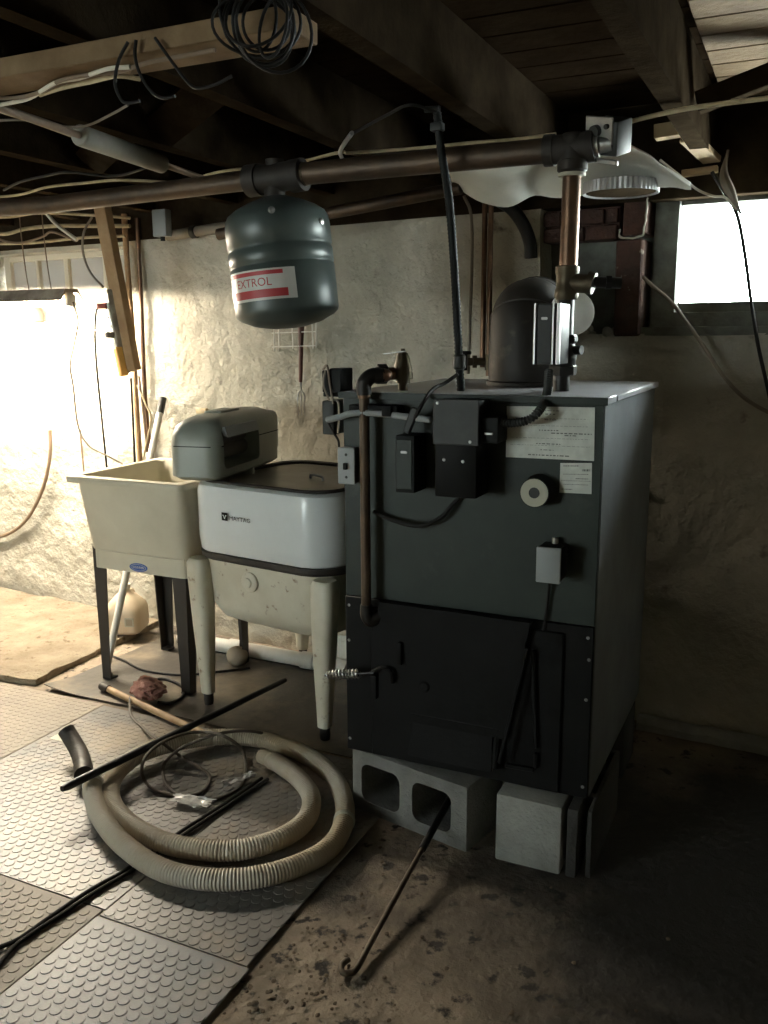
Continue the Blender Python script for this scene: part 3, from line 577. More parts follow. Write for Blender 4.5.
def patch(name, a0, a1, h0, h1, r, m, par, skew=0, n=24):
    b = B(); th = .0008
    A_ = [a0+(a1-a0)*k/n for k in range(n+1)]
    o = [tpt(a, h0+skew*(a-a0), r) for a in A_]; i_ = [tpt(a, h1+skew*(a-a0), r) for a in A_]
    o2 = [tpt(a, h0+skew*(a-a0), r-th) for a in A_]; i2 = [tpt(a, h1+skew*(a-a0), r-th) for a in A_]
    b.loft([[o[k], i_[k], i2[k], o2[k]] for k in range(n+1)]); return obj(name, b, m, par, 60)
pl = patch('label', -1.30, .22, .222, .306, R+.0012, M['tanklabel'], tk, .004); pl['label'] = 'silver sticker with red printing'
patch('red_band', -1.30, .0, .227, .238, R+.0018, M['red'], pl, .004)
patch('red_band', -1.30, .06, .277, .299, R+.0018, M['red'], pl, .004)
vs, fs = text_geo('EXTROL', .036); wmax = max(p.x for p in vs)
b = B(); b.add([tpt(-1.02+(p.x/wmax)*.80, .268-(p.y*.9)+.004*((p.x/wmax)*.80+.2), R+.0020) for p in vs], fs); obj('lettering', b, M['red'], pl)
b = B(); b.lathe([(.008, 0), (.010, .003), (.004, .008)], tpt(-.07, .075, R), (tpt(-.07, .075, R+.1)-tpt(-.07, .075, R)), 10); obj('air_valve', b, M['steel'], tk)
b = B(); b.lathe([(.009, 0), (.010, .003), (.004, .006)], tpt(.95, .105, R), (tpt(.95, .105, R+.1)-tpt(.95, .105, R)), 10); obj('plug', b, M['bright'], tk)
# ================================================================== FLUE
fc = V((.372, .43, BT)); fl = thing('flue_pipe', 'dark rusty flue pipe curving from the boiler top back into the wall', 'flue', tuple(fc))
fr = .108; zt = at(524, 276, 'Y', .62).z
pth = cr([fc+V((0, 0, .000)), fc+V((0, 0, .10)), fc+V((-.0, .02, .19)), V((fc.x-.012, .54, zt-fr-.018)), V((fc.x-.05, .70, zt-fr)), V((fc.x-.10, .90, zt-fr+.005)), V((fc.x-.125, 1.035, zt-fr+.005))], 5)
b = B().tube(pth, fr, 32); obj('elbow', b, M['flue'], fl, 50)
b = B()
for k in (9, 14, 19):
    a, c = pth[k], pth[k+1]; b.lathe([(fr+.001, -.004), (fr+.004, 0), (fr+.001, .004)], a, (c-a), 32, False)
obj('seam', b, M['flue'], fl)
b = B(); b.lathe([(fr+.001, 0), (fr+.006, .001), (fr+.006, .012), (fr+.001, .014)], fc, (0, 0, 1), 32, False); obj('collar', b, M['flue'], fl)
# white round cover plate behind the riser
wp = at(571.5, 313, 'Y', .40); dax = V((.25, -.95, -.05)).normalized()
b = B(); b.cyl(V((fc.x+.02, .60, wp.z-.01)), wp-dax*.012, .050, .055, 24); dm = obj('damper_collar', b, M['flue'], fl)
b = B(); b.lathe([(.056, -.014), (.062, -.010), (.062, .004), (.056, .010), (.035, .018), (.002, .021)], wp, dax, 32); obj('damper_disc', b, M['white'], dm)['label'] = 'round white disc of the damper'
# ================================================================== TWIN PIPES, CONDUIT, CABLES
ty = .90
z0, z1 = at(487, 376, 'Y', ty).z, 1.875
for k, (px, lab) in enumerate(((483.5, 'thin copper pipe by the conduit, left one of the pair behind the boiler'), (489.5, 'thin copper pipe nearest the flue, right one of the pair behind the boiler'))):
    p = at(px, 300, 'Y', ty); t = thing('copper_pipe', lab, 'pipe', (p.x, ty, z0), 'pair of copper pipes behind the boiler')
    b = B(); b.cyl((p.x, ty, z0 if k else z0+.03), (p.x, ty, z1), .0092, n=12); obj('tube', b, M['copper'], t)
    if k == 0:
        b = B(); b.cyl((p.x-.045, ty-.03, z0+.05), (p.x+.012, ty, z0+.05), .014, n=10); b.lathe([(.024, 0), (.024, .014)], (p.x-.03, ty-.02, z0+.05), (1, .5, 0), 6); vv = obj('drain_valve', b, M['brass'], t)
        b = B(); b.cyl((p.x-.05, ty-.04, z0+.02), (p.x-.05, ty-.04, z0+.085), .008, n=8); b.lathe([(.020, 0), (.022, .006), (.020, .012)], (p.x-.05, ty-.04, z0+.075), (0, 0, 1), 12); obj('handwheel', b, M['iron'], vv)
    else:
        b = B(); b.cyl((p.x, ty, z0+.02), (p.x, ty, z0+.075), .013, n=12); obj('coupling', b, M['brass'], t)
cb0 = at(461, 391, 'Z', BT)
b = ribbed([cb0, at(459, 360, 'Y', .09), at(455, 280, 'Y', .11), at(449, 200, 'Y', .11), at(441, 150, 'Y', .10), at(437, 112, 'Y', .09)], .0105, .010, .08, 10)
t = thing('flexible_conduit', 'black flexible conduit hanging from the joists to the boiler top', 'conduit', tuple(cb0)); obj('tube', b, M['dark'], t)
b = B(); p = at(438, 128, 'Y', .09); b.box(p-V((.018, .012, .008)), p+V((.014, .012, .012)), .003); p = at(436, 110, 'Y', .09); b.cyl(p-V((.03, 0, -.004)), p+V((.01, 0, .002)), .008, n=8); obj('strap', b, M['gunmetal'], t)
b = B(); p = at(459.5, 362, 'Y', .088); b.lathe([(.012, -.02), (.017, -.014), (.017, .014), (.012, .02)], p, (0, 0, 1), 10); obj('coupling', b, M['gunmetal'], t)
b = B().tube(cr([at(464, 196, 'Y', .86), at(471, 215, 'Y', .86), at(472, 260, 'Y', .87), at(470, 320, 'Y', .88), at(468, 374, 'Y', .88)]), .0055, 8); one('cable', b, M['cordgrey'], 'thin grey cable hanging beside the pair of copper pipes', 'cable')
b = B().tube(cr([at(497, 199, 'Y', .90), at(512, 209, 'Y', .92), at(524, 226, 'Y', .95), at(530, 243, 'Y', .97), at(531, 258, 'Y', .98)]), .022, 14); one('black_pipe', b, M['blackpipe'], 'short black curved pipe coming out of the ceiling behind the riser', 'pipe')
# second copper pipe running under the sill
sp0, sp1 = at(325, 214, 'Y', .72), at(455, 189, 'Y', .72)
b = B(); d = (sp1-sp0).normalized(); b.cyl(sp0-d*.45, sp1+d*.02, .021, n=16); one('wall_pipe', b, M['pipe'], 'brown pipe close to the wall, lower of the two above the tank', 'pipe')
# ================================================================== LAUNDRY SINK
SX0, SX1, SY0, SY1, SZ = -1.412, -.862, .392, .960, .836
cx, cyy = (SX0+SX1)/2, (SY0+SY1)/2
sk = thing('laundry_sink', 'cream plastic laundry sink on dark metal legs beside the wringer washer', 'sink', (cx, cyy, 0))
def ring(hx, hy, r, z, dy=0): return rr(cx, cyy+dy, hx, hy, r, z, 6)
HX, HY = (SX1-SX0)/2, (SY1-SY0)/2
b = B()
b.loft([ring(HX-.065, HY-.10, .05, .525, -.01), ring(HX-.037, HY-.068, .05, .545, -.005), ring(HX-.027, HY-.033, .03, .790), ring(HX-.026, HY-.030, .03, .812), ring(HX-.002, HY-.002, .022, .812), ring(HX, HY, .024, .818), ring(HX, HY, .024, .832), ring(HX-.003, HY-.003, .022, SZ), ring(HX-.036, HY-.040, .03, SZ), ring(HX-.042, HY-.046, .035, SZ-.008), ring(HX-.075, HY-.09, .05, .570, -.005), ring(HX-.11, HY-.13, .05, .552, -.005)])
obj('basin', b, M['sink'], sk)
b = B()
ax_, ay0, ay1 = HX-.088, -HY+.052, HY-.115
def apr(e, z0, z1):
    return [rr(cx, cyy, HX-.043+e, HY-.072+e, .035, z, 5) for z in (z0, z1)]
o_, i_ = apr(0, .468, .556), apr(-.012, .468, .556)
b.loft([i_[1], i_[0], o_[0], o_[1]], False, False); obj('apron', b, M['sink'], sk)
# oval maker's badge
y_ = cyy-(HY-.072)-.0005; c = at(138.5, 567.5, 'Y', y_)
b = B(); n = 28; o = [V((c.x+.043*math.cos(2*math.pi*k/n), y_-.001, c.z+.0165*math.sin(2*math.pi*k/n))) for k in range(n)]; b.loft([[p+V((0, .0015, 0)) for p in o], o]); bd = obj('badge', b, M['blue'], sk); bd['label'] = 'blue oval badge'
b = B()
o1 = [V((c.x+.036*math.cos(2*math.pi*k/n), y_-.0013, c.z+.0125*math.sin(2*math.pi*k/n))) for k in range(n)]; o2 = [V((c.x+.0345*math.cos(2*math.pi*k/n), y_-.0013, c.z+.0115*math.sin(2*math.pi*k/n))) for k in range(n)]
b.loft([o1, o2], False, False)
for k in range(5):
    xx = c.x-.022+.011*k; b.tube(cr([(xx-.004, y_-.0012, c.z-.005), (xx-.003, y_-.0012, c.z+.005), (xx+.002, y_-.0012, c.z-.004), (xx+.005, y_-.0012, c.z+.005)], 3), .0008, 4)
obj('emblem', b, M['white'], bd)
def leg(x, y, sx, sy, flare=0):
    b = B(); w = .060; th = .004; top = .500
    def L(z, ww, ox, oy):
        X, Y = x+ox, y+oy
        return [V((X, Y, z)), V((X+sx*ww, Y, z)), V((X+sx*ww, Y+sy*th, z)), V((X+sx*th, Y+sy*th, z)), V((X+sx*th, Y+sy*ww, z)), V((X, Y+sy*ww, z))]
    b.loft([L(.005, w*.66, sx*.006, sy*.0), L(.10, w*.72, sx*.005, 0), L(top, w*1.05, 0, 0), L(.55, w*1.05, 0, 0)])
    o = obj('leg', b, M['legmetal'], sk)
    b = B(); b.box((min(x+sx*.010, x+sx*.05), min(y, y+sy*.04), .0045), (max(x+sx*.010, x+sx*.05), max(y, y+sy*.04), .014), .003); obj('foot', b, M['rubber'], o)
lx0, lx1, ly0, ly1 = cx-(HX-.046), cx+(HX-.060), cyy-(HY-.077), cyy+(HY-.090)
leg(lx0, ly0, 1, 1); leg(lx1, ly0, -1, 1); leg(lx0, ly1, 1, -1); leg(lx1, ly1, -1, -1)
# ================================================================== WRINGER WASHER
th = math.radians(-8.5); Wm = Matrix.Translation((-.508, .676, 0)) @ Matrix.Rotation(th, 4, 'Z')
wa = thing('wringer_washer', 'white enamel wringer washing machine on four tapered legs beside the boiler', 'washing machine', (-.508, .676, 0))
HWX, HWY = .313, .300
def wr(hx, hy, r, z): return rr(0, 0, hx, hy, r, z, 8)
def bow(ringpts, amt):     # sides of the tub swell slightly outwards
    out = []
    for p in ringpts:
        q = p.copy(); q.y += (1 if p.y > 0 else -1)*amt*max(0, 1-(p.x/HWX)**2)*(min(1, abs(p.y)/HWY)); q.x += (1 if p.x > 0 else -1)*amt*max(0, 1-(p.y/HWY)**2)*(min(1, abs(p.x)/HWX)); out.append(q)
    return out
Z1, Z2 = .592, .848
b = B(); b.loft([bow(wr(HWX-.018, HWY-.018, .10, Z1), .018), bow(wr(HWX-.004, HWY-.004, .10, Z1+.015), .018), bow(wr(HWX, HWY, .10, Z1+.06), .018), bow(wr(HWX, HWY, .10, Z2-.035), .018), bow(wr(HWX-.006, HWY-.006, .095, Z2-.010), .018), bow(wr(HWX-.020, HWY-.020, .09, Z2), .016), bow(wr(HWX-.034, HWY-.034, .085, Z2), .014), bow(wr(HWX-.04, HWY-.04, .085, Z2-.03), .014)], True, True)
b.xf(Wm); obj('tub', b, M['enamel'], wa)
b = B(); b.loft([bow(wr(HWX-.022, HWY-.022, .09, Z2-.002), .014), bow(wr(HWX-.020, HWY-.020, .09, Z2+.007), .014), bow(wr(HWX-.026, HWY-.026, .09, Z2+.011), .014), bow(wr(HWX-.036, HWY-.036, .085, Z2+.007), .014), bow(wr(HWX-.038, HWY-.038, .085, Z2-.004), .014)], False, False); b.xf(Wm); obj('rim_gasket', b, M['rubber'], wa)['label'] = 'dark rubber gasket around the tub rim'
b = B(); b.loft([bow(wr(HWX-.039, HWY-.039, .085, Z2-.010), .014), bow(wr(HWX-.039, HWY-.039, .085, Z2-.002), .014), bow(wr(HWX-.06, HWY-.06, .075, Z2+.001), .012), bow(wr(HWX-.075, HWY-.075, .07, Z2-.003), .01), bow(wr(.10, .10, .06, Z2-.002), 0), bow(wr(.02, .02, .015, Z2-.002), 0)]); b.xf(Wm); ld = obj('lid', b, M['lidmetal'], wa)
b = B(); b.tube(cr([(.02, -.01, Z2-.002), (.03, -.015, Z2+.012), (.09, -.035, Z2+.012), (.10, -.04, Z2-.002)]), .005, 8); b.xf(Wm); obj('handle', b, M['steel'], ld)
b = B(); b.loft([bow(wr(HWX-.012, HWY-.012, .10, Z1-.020), .018), bow(wr(HWX-.004, HWY-.004, .10, Z1-.010), .020), bow(wr(HWX-.003, HWY-.003, .10, Z1+.006), .020), bow(wr(HWX-.014, HWY-.014, .10, Z1+.012), .018)]); b.xf(Wm); b.jit(.0025, 30); obj('band', b, M['rubber'], wa)['label'] = 'black dirty band between tub and base'
b = B(); b.loft([bow(wr(.16, .16, .10, .322), 0), bow(wr(HWX-.095, HWY-.095, .09, .329), .004), bow(wr(HWX-.052, HWY-.052, .10, .355), .012), bow(wr(HWX-.030, HWY-.030, .10, .405), .016), bow(wr(HWX-.024, HWY-.024, .10, .49), .016), bow(wr(HWX-.018, HWY-.018, .10, Z1-.012), .018)]); b.xf(Wm); obj('base', b, M['oldenamel'], wa)
c = Wm @ V((-.035, -(HWY-.006), .513)); nd = (Wm.to_3x3() @ V((0, -1, 0)))
b = B(); b.lathe([(.036, -.014), (.036, .002), (.030, .006), (.017, .007), (.015, .012), (.006, .014)], c, nd, 28); obj('drain_cap', b, M['oldenamel'], wa)['label'] = 'round pale cap on the base'
for sx, sy in ((-1, -1), (1, -1), (-1, 1), (1, 1)):
    b = B(); tx, ty_ = sx*(HWX-.028), sy*(HWY-.020); bx, by = sx*(HWX-.040), sy*(HWY-.02)
    rs = []
    for z, f, hw, hd in ((.050, 1, .023, .022), (.30, .55, .037, .034), (.50, .1, .046, .040), (.548, 0, .046, .040), (.566, 0, .036, .032)):
        x_, y2 = tx+(bx-tx)*f, ty_+(by-ty_)*f; rs.append(rr(x_, y2, hw, hd, hd*.75, z, 4))
    b.loft(rs); b.xf(Wm); lg = obj('leg', b, M['oldenamel'], wa)
    b = B(); b.lathe([(.017, .0045), (.019, .02), (.017, .052), (.012, .056)], Wm @ V((bx, by, 0)), (0, 0, 1), 14); obj('caster_cup', b, M['rubber'], lg)
# lettering on the tub front, bent to its curve
def front(x, z, e):
    y = -(HWY+.018*max(0, 1-(x/HWX)**2)+e); return Wm @ V((x, y, z))
lx, lz = -.132, .727
b = B(); s_ = .028
b.loft([[front(lx+a, lz+c_, .0004) for a, c_ in ((0, 0), (s_, 0), (s_, s_), (0, s_))], [front(lx+a, lz+c_, .0014) for a, c_ in ((0, 0), (s_, 0), (s_, s_), (0, s_))]]); lo_ = obj('logo', b, M['black'], wa)
b = B()
for poly in (((.004, .020), (.010, .020), (.014, .010), (.018, .020), (.024, .020), (.024, .017), (.0205, .017), (.0155, .006), (.0125, .006), (.0075, .017), (.004, .017)), ):
    b.add([front(lx+a, lz+c_, .0018) for a, c_ in poly], [tuple(range(len(poly)))])
obj('mark', b, M['enamel'], lo_)
vs, fs = text_geo('MAYTAG', .021); wmax = max(p.x for p in vs)
b = B(); b.add([front(lx+.036+p.x/wmax*.098, lz+.005+p.y, .0012) for p in vs], fs); obj('lettering', b, M['black'], wa)
# wringer head (swivelled)
A0 = V((-.785, .365, 0)); hdir = V((-.17, .985, 0)).normalized(); hx = hdir.cross(V((0, 0, 1)))   # hx points right
Hm = Matrix(((hx.x, hdir.x, 0, A0.x), (hx.y, hdir.y, 0, A0.y), (0, 0, 1, 0), (0, 0, 0, 1)))
HL, HW, H0, H1 = .57, .100, .860, 1.078
b = B()   # body: rounded rectangles stacked upwards, domed at the ends
def hr(x, y0, y1, r, z): return rr(0, (y0+y1)/2, x, (y1-y0)/2, r, z, 8)
b.loft([hr(HW-.02, .02, HL-.03, .05, H0), hr(HW, 0, HL, .055, H0+.014), hr(HW, 0, HL, .055, H1-.095), hr(HW-.003, .004, HL-.003, .055, H1-.062), hr(HW-.012, .020, HL-.012, .055, H1-.032), hr(HW-.030, .055, HL-.03, .05, H1-.012), hr(HW-.055, .10, HL-.06, .04, H1)])
b.xf(Hm); body = obj('wringer', b, M['wringer'], wa); body['label'] = 'grey green wringer head above the tub'
ct = B(); ct.box((-.035, .045, H0+.038), (.25, .350, H1-.040), .022, 4); ct.xf(Hm); cuto = obj('cutter', ct, M['wringer']); boolean(body, cuto) if False else None
CUT = (body, cuto)
b = B(); b.cyl((.022, .03, H0+.085), (.022, .37, H0+.085), .030, n=20); b.cyl((.022, .03, H1-.085), (.022, .37, H1-.085), .026, n=20); b.xf(Hm); obj('roller', b, M['greyrubber'], body)
b = B(); b.loft([[V((x, y, z)) for x, z in ((HW-.006, H1-.066), (HW+.008, H1-.070), (HW-.002, H1-.036), (HW-.022, H1-.032))] for y in (.060, .085, .31, .335)]); b.xf(Hm); obj('guard_flap', b, M['bluegrey'], body)
b = B(); b.box((-.05, .20, H1-.004), (.02, .36, H1+.008), .005); b.xf(Hm); 
obj('release_bar', b, M['wringer'], body)
b = B(); b.box((-.055, HL-.03, H0+.03), (.07, HL+.065, H1-.02), .030, 4); b.xf(Hm); obj('gear_case', b, M['wringer'], body)
b = B(); b.box((HW-.0025, .03, H1-.100), (HW+.0012, .045, H1-.097)); b.box((HW-.0025, .350, H1-.094), (HW+.0012, HL-.03, H1-.091)); b.box((-.07, -.0012, H1-.100), (.07, .002, H1-.097)); b.xf(Hm); obj('seam', b, M['iron'], body)
b = B(); b.cyl(Hm @ V((.06, .30, .80)), Hm @ V((.06, .30, H0+.01)), .035, n=18); obj('post', b, M['wringer'], body)
# ================================================================== AROUND THE SINK
t = thing('shovel_pole', 'long white pole with dark tip leaning on the wall behind the sink', 'pole', (0, 0, 0))
p0 = at(106, 671, 'Z', .012); pe_ = wl(163, 398, .03)
d = pe_-p0
ROOT[t.name] = Matrix.Translation(p0); t.location = p0
b = B(); b.tube([p0+d*.02, p0+d*.94], lambda i, m: .015, 12); obj('shaft', b, M['white'], t)
b = B(); b.cyl(p0+d*.938, pe_, .0165, n=12); obj('tip', b, M['gunmetal'], t)['label'] = 'dark grey end sleeve'
# jug
jc = at(137, 629, 'Z', .03); jc = V((-1.625, .925, .0275)); jm = Matrix.Translation(jc) @ Matrix.Rotation(.35, 4, 'Z')
jg = thing('plastic_jug', 'cloudy plastic jug with small label on the floor under the sink', 'jug', tuple(jc))
b = B(); js = 1.0
b.loft([rr(0, 0, .065, .065, .03, 0), rr(0, 0, .078, .078, .03, .012), rr(0, 0, .083, .083, .035, .05), rr(0, 0, .083, .083, .035, .10), rr(0, 0, .075, .075, .04, .132), rr(0, 0, .047, .047, .035, .168), rr(0, 0, .022, .022, .02, .19), rr(0, 0, .020, .020, .018, .205)]); b.xf(jm); obj('body', b, M['jug'], jg)
b = B(); b.cyl(jm @ V((0, 0, .203)), jm @ V((0, 0, .220)), .023, n=18); obj('cap', b, M['white'], jg)
b = B(); b.tube([jm @ p for p in cr([(.0, .07, .10), (0, .088, .13), (0, .078, .165), (0, .03, .178)])], .012, 8); obj('handle', b, M['jug'], jg)
b = B(); b.box((.02, -.0848, .045), (.062, -.0825, .085), .0005, 1); b.xf(jm); jl = obj('label', b, M['cream'], jg)
b = B(); b.box((.026, -.0854, .050), (.056, -.0846, .080), .0003, 1); b.xf(jm); obj('panel', b, M['stone'], jl)
# board with power strip
bt0, bt1 = at(102, 213, 'Y', .80), at(134, 376, 'Y', .80)
bt0.z = 1.885; 
bd_ = thing('hanging_board', 'tan board slanting down from the ceiling in front of the left window', 'board', tuple(bt0))
dd = (bt1-bt0); px_ = lambda f: bt0+dd*f
b = B(); b.beam(px_(0), px_(.97), .042, .058, (1, 0, .2), .003); obj('plank', b, M['board'], bd_)
ps = thing('power_strip', 'power strip with orange end fixed to the slanting board', 'power strip', tuple(px_(.55)))
nv = V((-.55, -.83, 0)).normalized()
lo = V((-.034, -.012, 0))
b = B(); b.beam(px_(.50)+lo, px_(.985)+lo, .046, .034, nv, .004); obj('housing', b, M['fixture'], ps)
b = B(); b.beam(px_(.58)+lo+nv*.018, px_(.83)+lo+nv*.018, .034, .005, nv, .001); so_ = obj('outlet_face', b, M['white'], ps)
b = B()
for k in range(5):
    for e in (-.007, .007):
        q = px_(.61+.05*k)+lo+nv*.0205+WT*e; b.box(q-V((.0022, .002, .004)), q+V((.0022, .002, .004)))
obj('outlet_slots', b, M['dark'], so_)
b = B(); b.beam(px_(.83)+lo+nv*.010, px_(1.0)+lo+nv*.006, .050, .030, nv, .005); obj('end_cover', b, M['yellow'], ps)['label'] = 'orange plastic end'
pg = thing('plug', 'red plug pushed into the top of the power strip', 'plug', tuple(px_(.58)))
q = at(104, 306, 'Y', .775); b = B(); b.box(q-V((.030, .012, .012)), q+V((.018, .012, .012)), .005); obj('body', b, M['redplug'], pg)
b = B().tube(cr([q-V((.028, 0, 0)), at(96, 313, 'Y', .77), at(95, 335, 'Y', .77), at(97, 370, 'Y', .78), at(102, 420, 'Y', .80), at(107, 470, 'Y', .965), at(108, 485, 'Y', .985)]), .0045, 8); obj('cord', b, M['cordblack'], pg)
b = B(); q = px_(.76)+lo+nv*.03; b.lathe([(.022, -.012), (.022, .012)], q, (0, 0, 1), 14); one('adapter', b, M['cordgrey'], 'small grey round adapter plugged into the power strip', 'adapter')
b = B().tube(cr([at(92, 217, 'Y', .80), at(84, 232, 'Y', .79), at(83, 252, 'Y', .79), at(90, 272, 'Y', .79), at(103, 287, 'Y', .78)]), .005, 8); one('cord', b, M['cordgrey'], 'grey cord bowing left beside the slanting board', 'cord')
# supply pipes and cords behind the sink
def vt(pts, r, m, name, label, cat, off=.02, grp=None):
    b = B().tube(cr([wl(x, y, off) for x, y in pts]), r, 10); return one(name, b, m, label, cat, grp)
vt([(124, 214), (129, 290), (133, 340), (136, 400), (140, 463), (141, 490)], .013, M['board'], 'wooden_strip', 'thin wooden strip standing against the wall right of the board', 'strip', .05)
vt([(137, 218), (141, 300), (145, 395), (149, 440), (152, 470)], .010, M['copper'], 'supply_pipe', 'thin bare copper pipe running down the wall to the sink', 'pipe', .03)
vt([(131, 378), (133, 420), (135, 466), (136, 488)], .005, M['cordblack'], 'cord', 'dark cord dropping from the orange strip end into the sink', 'cord', .10)
vt([(139, 376), (143, 410), (146, 440), (147, 452)], .005, M['cordbrown'], 'cord', 'short brown cord hanging right of the orange strip end', 'cord', .08)
vt([(137, 385), (146, 405), (151, 418), (147, 440), (144, 455), (141, 463), (130, 465)], .004, M['cordyellow'], 'cord', 'thin yellowed wire looping by the supply pipe above the sink', 'cord', .09)
b = B().tube(cr([at(73, 302, 'Y', .84), at(78, 322, 'Y', .84), at(74, 345, 'Y', .85), at(70, 366, 'Y', .85), at(73, 385, 'Y', .86), at(78, 425, 'Y', .88), at(88, 445, 'Y', .88), at(106, 455, 'Y', .90), at(123, 464, 'Y', .93)]), .004, 8); one('lamp_cord', b, M['cordgrey'], 'grey lamp cord hanging from the shop light into the sink', 'cord')
b = B().tube(cr([wl(80, 430, .03), wl(82, 450, .03), wl(84, 472, .03), wl(86, 495, .03)]), .005, 8); one('cord', b, M['cordbrown'], 'brown cord running down the wall left of the sink', 'cord')
b = B().tube(cr([wl(50, 430, .03), wl(50, 455, .03), wl(44, 485, .03), wl(30, 515, .03), wl(12, 532, .03), wl(-12, 540, .03)]), .009, 8); one('hose', b, M['cordbrown'], 'thick tan hose curving across the bright wall left of the sink', 'hose')
# things on the left sill and around
jt = wl(30, 287, -.03); b = B(); b.lathe([(.055, 0), (.058, .03), (.052, .055), (.035, .072), (.01, .080)], V((jt.x, jt.y, 1.432)), (0, 0, 1), 20); one('tin', b, M['lidmetal'], 'round grey lidded tin on the left window sill behind the shop light', 'tin')
# fork and wire rack on the wall behind the tank
rk = thing('wire_rack', 'small white wire rack on the wall below the expansion tank', 'rack', tuple(wl(295, 335, .02)))
def W2(x, y, o): return wl(x, y, o)
for (nm, ps_) in (('wire', [(274, 323), (274, 349)]), ('wire', [(279, 323), (279, 349)]), ('wire', [(312, 323), (313, 347)]), ('wire', [(316, 322), (316, 346)]), ('wire', [(292, 325), (293, 347)])):
    b = B(); a, c_ = ps_; b.tube(cr([W2(a[0], a[1], .004), W2(a[0], a[1], .05), W2(c_[0], c_[1], .05), W2(c_[0], c_[1], .004)], 6), .0024, 6); obj(nm, b, M['white'], rk)
for y in (333, 347):
    b = B(); b.tube([W2(272, y, .052), W2(316, y-1.5, .052)], .0026, 6); obj('rail', b, M['white'], rk)
fk = thing('garden_fork', 'brown handled garden fork hanging tines down on the wall', 'garden fork', tuple(wl(301, 350, .045)))
f0, f1, f2, f3 = wl(301, 326, .045), wl(301, 345, .045), wl(300.5, 382, .04), wl(302, 416, .02)
b = B(); b.tube(cr([f0, f0.lerp(f1, .6), f1, f1.lerp(f2, .5), f2]), lambda i, m: .013-.006*i/(m-1), 12); obj('handle', b, M['green_fork'], fk)
b = B(); b.cyl(f2, f2.lerp(f3, .25), .005, n=8); obj('neck', b, M['steel'], fk)
for e in (-.016, 0, .016):
    b = B(); b.tube(cr([f2.lerp(f3, .2), f2.lerp(f3, .4)+WT*e, f2.lerp(f3, .7)+WT*e+WN*.006, f3+WT*e]), lambda i, m: .0035-.002*i/(m-1), 8); obj('tine', b, M['steel'], fk)
b = B(); q = wl(202, 411, .008); b.box(q-V((.028, .01, .012)), q+V((.028, .01, .012)), .004); one('wall_bracket', b, M['cordyellow'], 'small tan block fixed to the wall above the wringer', 'block')
# floor things behind the washer
b = B(); b.cyl(at(176, 640, 'Z', .034)+V((0, .03, 0)), at(345, 670, 'Z', .034)+V((0, .03, 0)), .030, n=18); pv = thing('drain_pipe', 'white plastic drain pipe lying on the floor behind the washer', 'pipe', tuple(at(250, 655, 'Z', .004))); obj('tube', b, M['white'], pv)
for xx in (232, 305):
    q = at(xx, 640+(xx-176)*30/169, 'Z', .034)+V((0, .03, 0)); dq = (at(345, 670, 'Z', .034)-at(176, 640, 'Z', .034)).normalized(); b = B(); b.lathe([(.030, -.03), (.036, -.03), (.036, .03), (.030, .03)], q, dq, 18, False); obj('coupling', b, M['white'], pv)
q = at(237, 655, 'Z', .045); b = B(); bm = bmesh.new(); bmesh.ops.create_icosphere(bm, subdivisions=3, radius=.045)
for v_ in bm.verts: v_.co = v_.co*(1+.18*noise.noise(v_.co*22)); v_.co.z *= .9
b.bm(bm, Matrix.Translation(q-V((0, 0, .004)))); one('stone', b, M['stone'], 'rounded dusty stone on the floor behind the washer legs', 'stone')
q = V((-.42, 1.0, 0)); bx_ = thing('white_box', 'low white plastic box on the floor between washer and boiler', 'box', tuple(q))
b = B(); b.loft([rr(q.x, q.y, .17, .055, .015, .005), rr(q.x, q.y, .175, .06, .015, .13), rr(q.x, q.y, .180, .064, .015, .133), rr(q.x, q.y, .180, .064, .015, .145)]); obj('body', b, M['white'], bx_)
b = B(); b.loft([rr(q.x, q.y, .184, .067, .015, .1455), rr(q.x, q.y, .184, .067, .015, .158), rr(q.x, q.y, .17, .055, .012, .162)]); obj('lid', b, M['white'], bx_)
# ================================================================== CINDER BLOCKS
br = -.2099; Bm = Matrix.Translation((.0085, .0025, 0)) @ Matrix.Rotation(br, 4, 'Z')
b = B(); b.box((0, 0, .0), (.39, .19, .1895), .006, 2, Bm); bA = obj('concrete_block', b, M['block'])
cuts = []
for l0, l1 in ((.035, .170), (.213, .340)):
    c_ = B(); c_.loft([[V((p.x, y, p.y)) for p in rr((l0+l1)/2, .096, (l1-l0)/2, .058, .026, 0, 5)] for y in (-.02, .17)]); c_.xf(Bm); cuts.append(obj('cutter', c_, M['block']))
tag(bA, 'concrete block with two open hollow cells facing forward under the boiler', 'concrete block')
b = B(); b.box((.468, -.074, 0), (.640, .30, .1895), .006, 2); b.jit(.003, 25); one('concrete_block', b, M['paintblock'], 'pale solid end concrete block under the boiler, right of the hollow one', 'concrete block')
b = B()
b.box((.652, -.070, 0), (.678, .31, .1895), .004, 2); b.box((.700, -.055, 0), (.712, .31, .185), .003, 2)
for y in (.02, .16, .29): b.box((.672, y, .003), (.706, y+.02, .185), .002, 1)
b.jit(.003, 25); one('concrete_block', b, M['darkblock'], 'dark ribbed concrete block at the right corner under the boiler', 'concrete block')
b = B(); b.box((.30, .50, 0), (.69, .69, .1895), .006, 2); one('concrete_block', b, M['darkblock'], 'concrete block under the back of the boiler', 'concrete block')
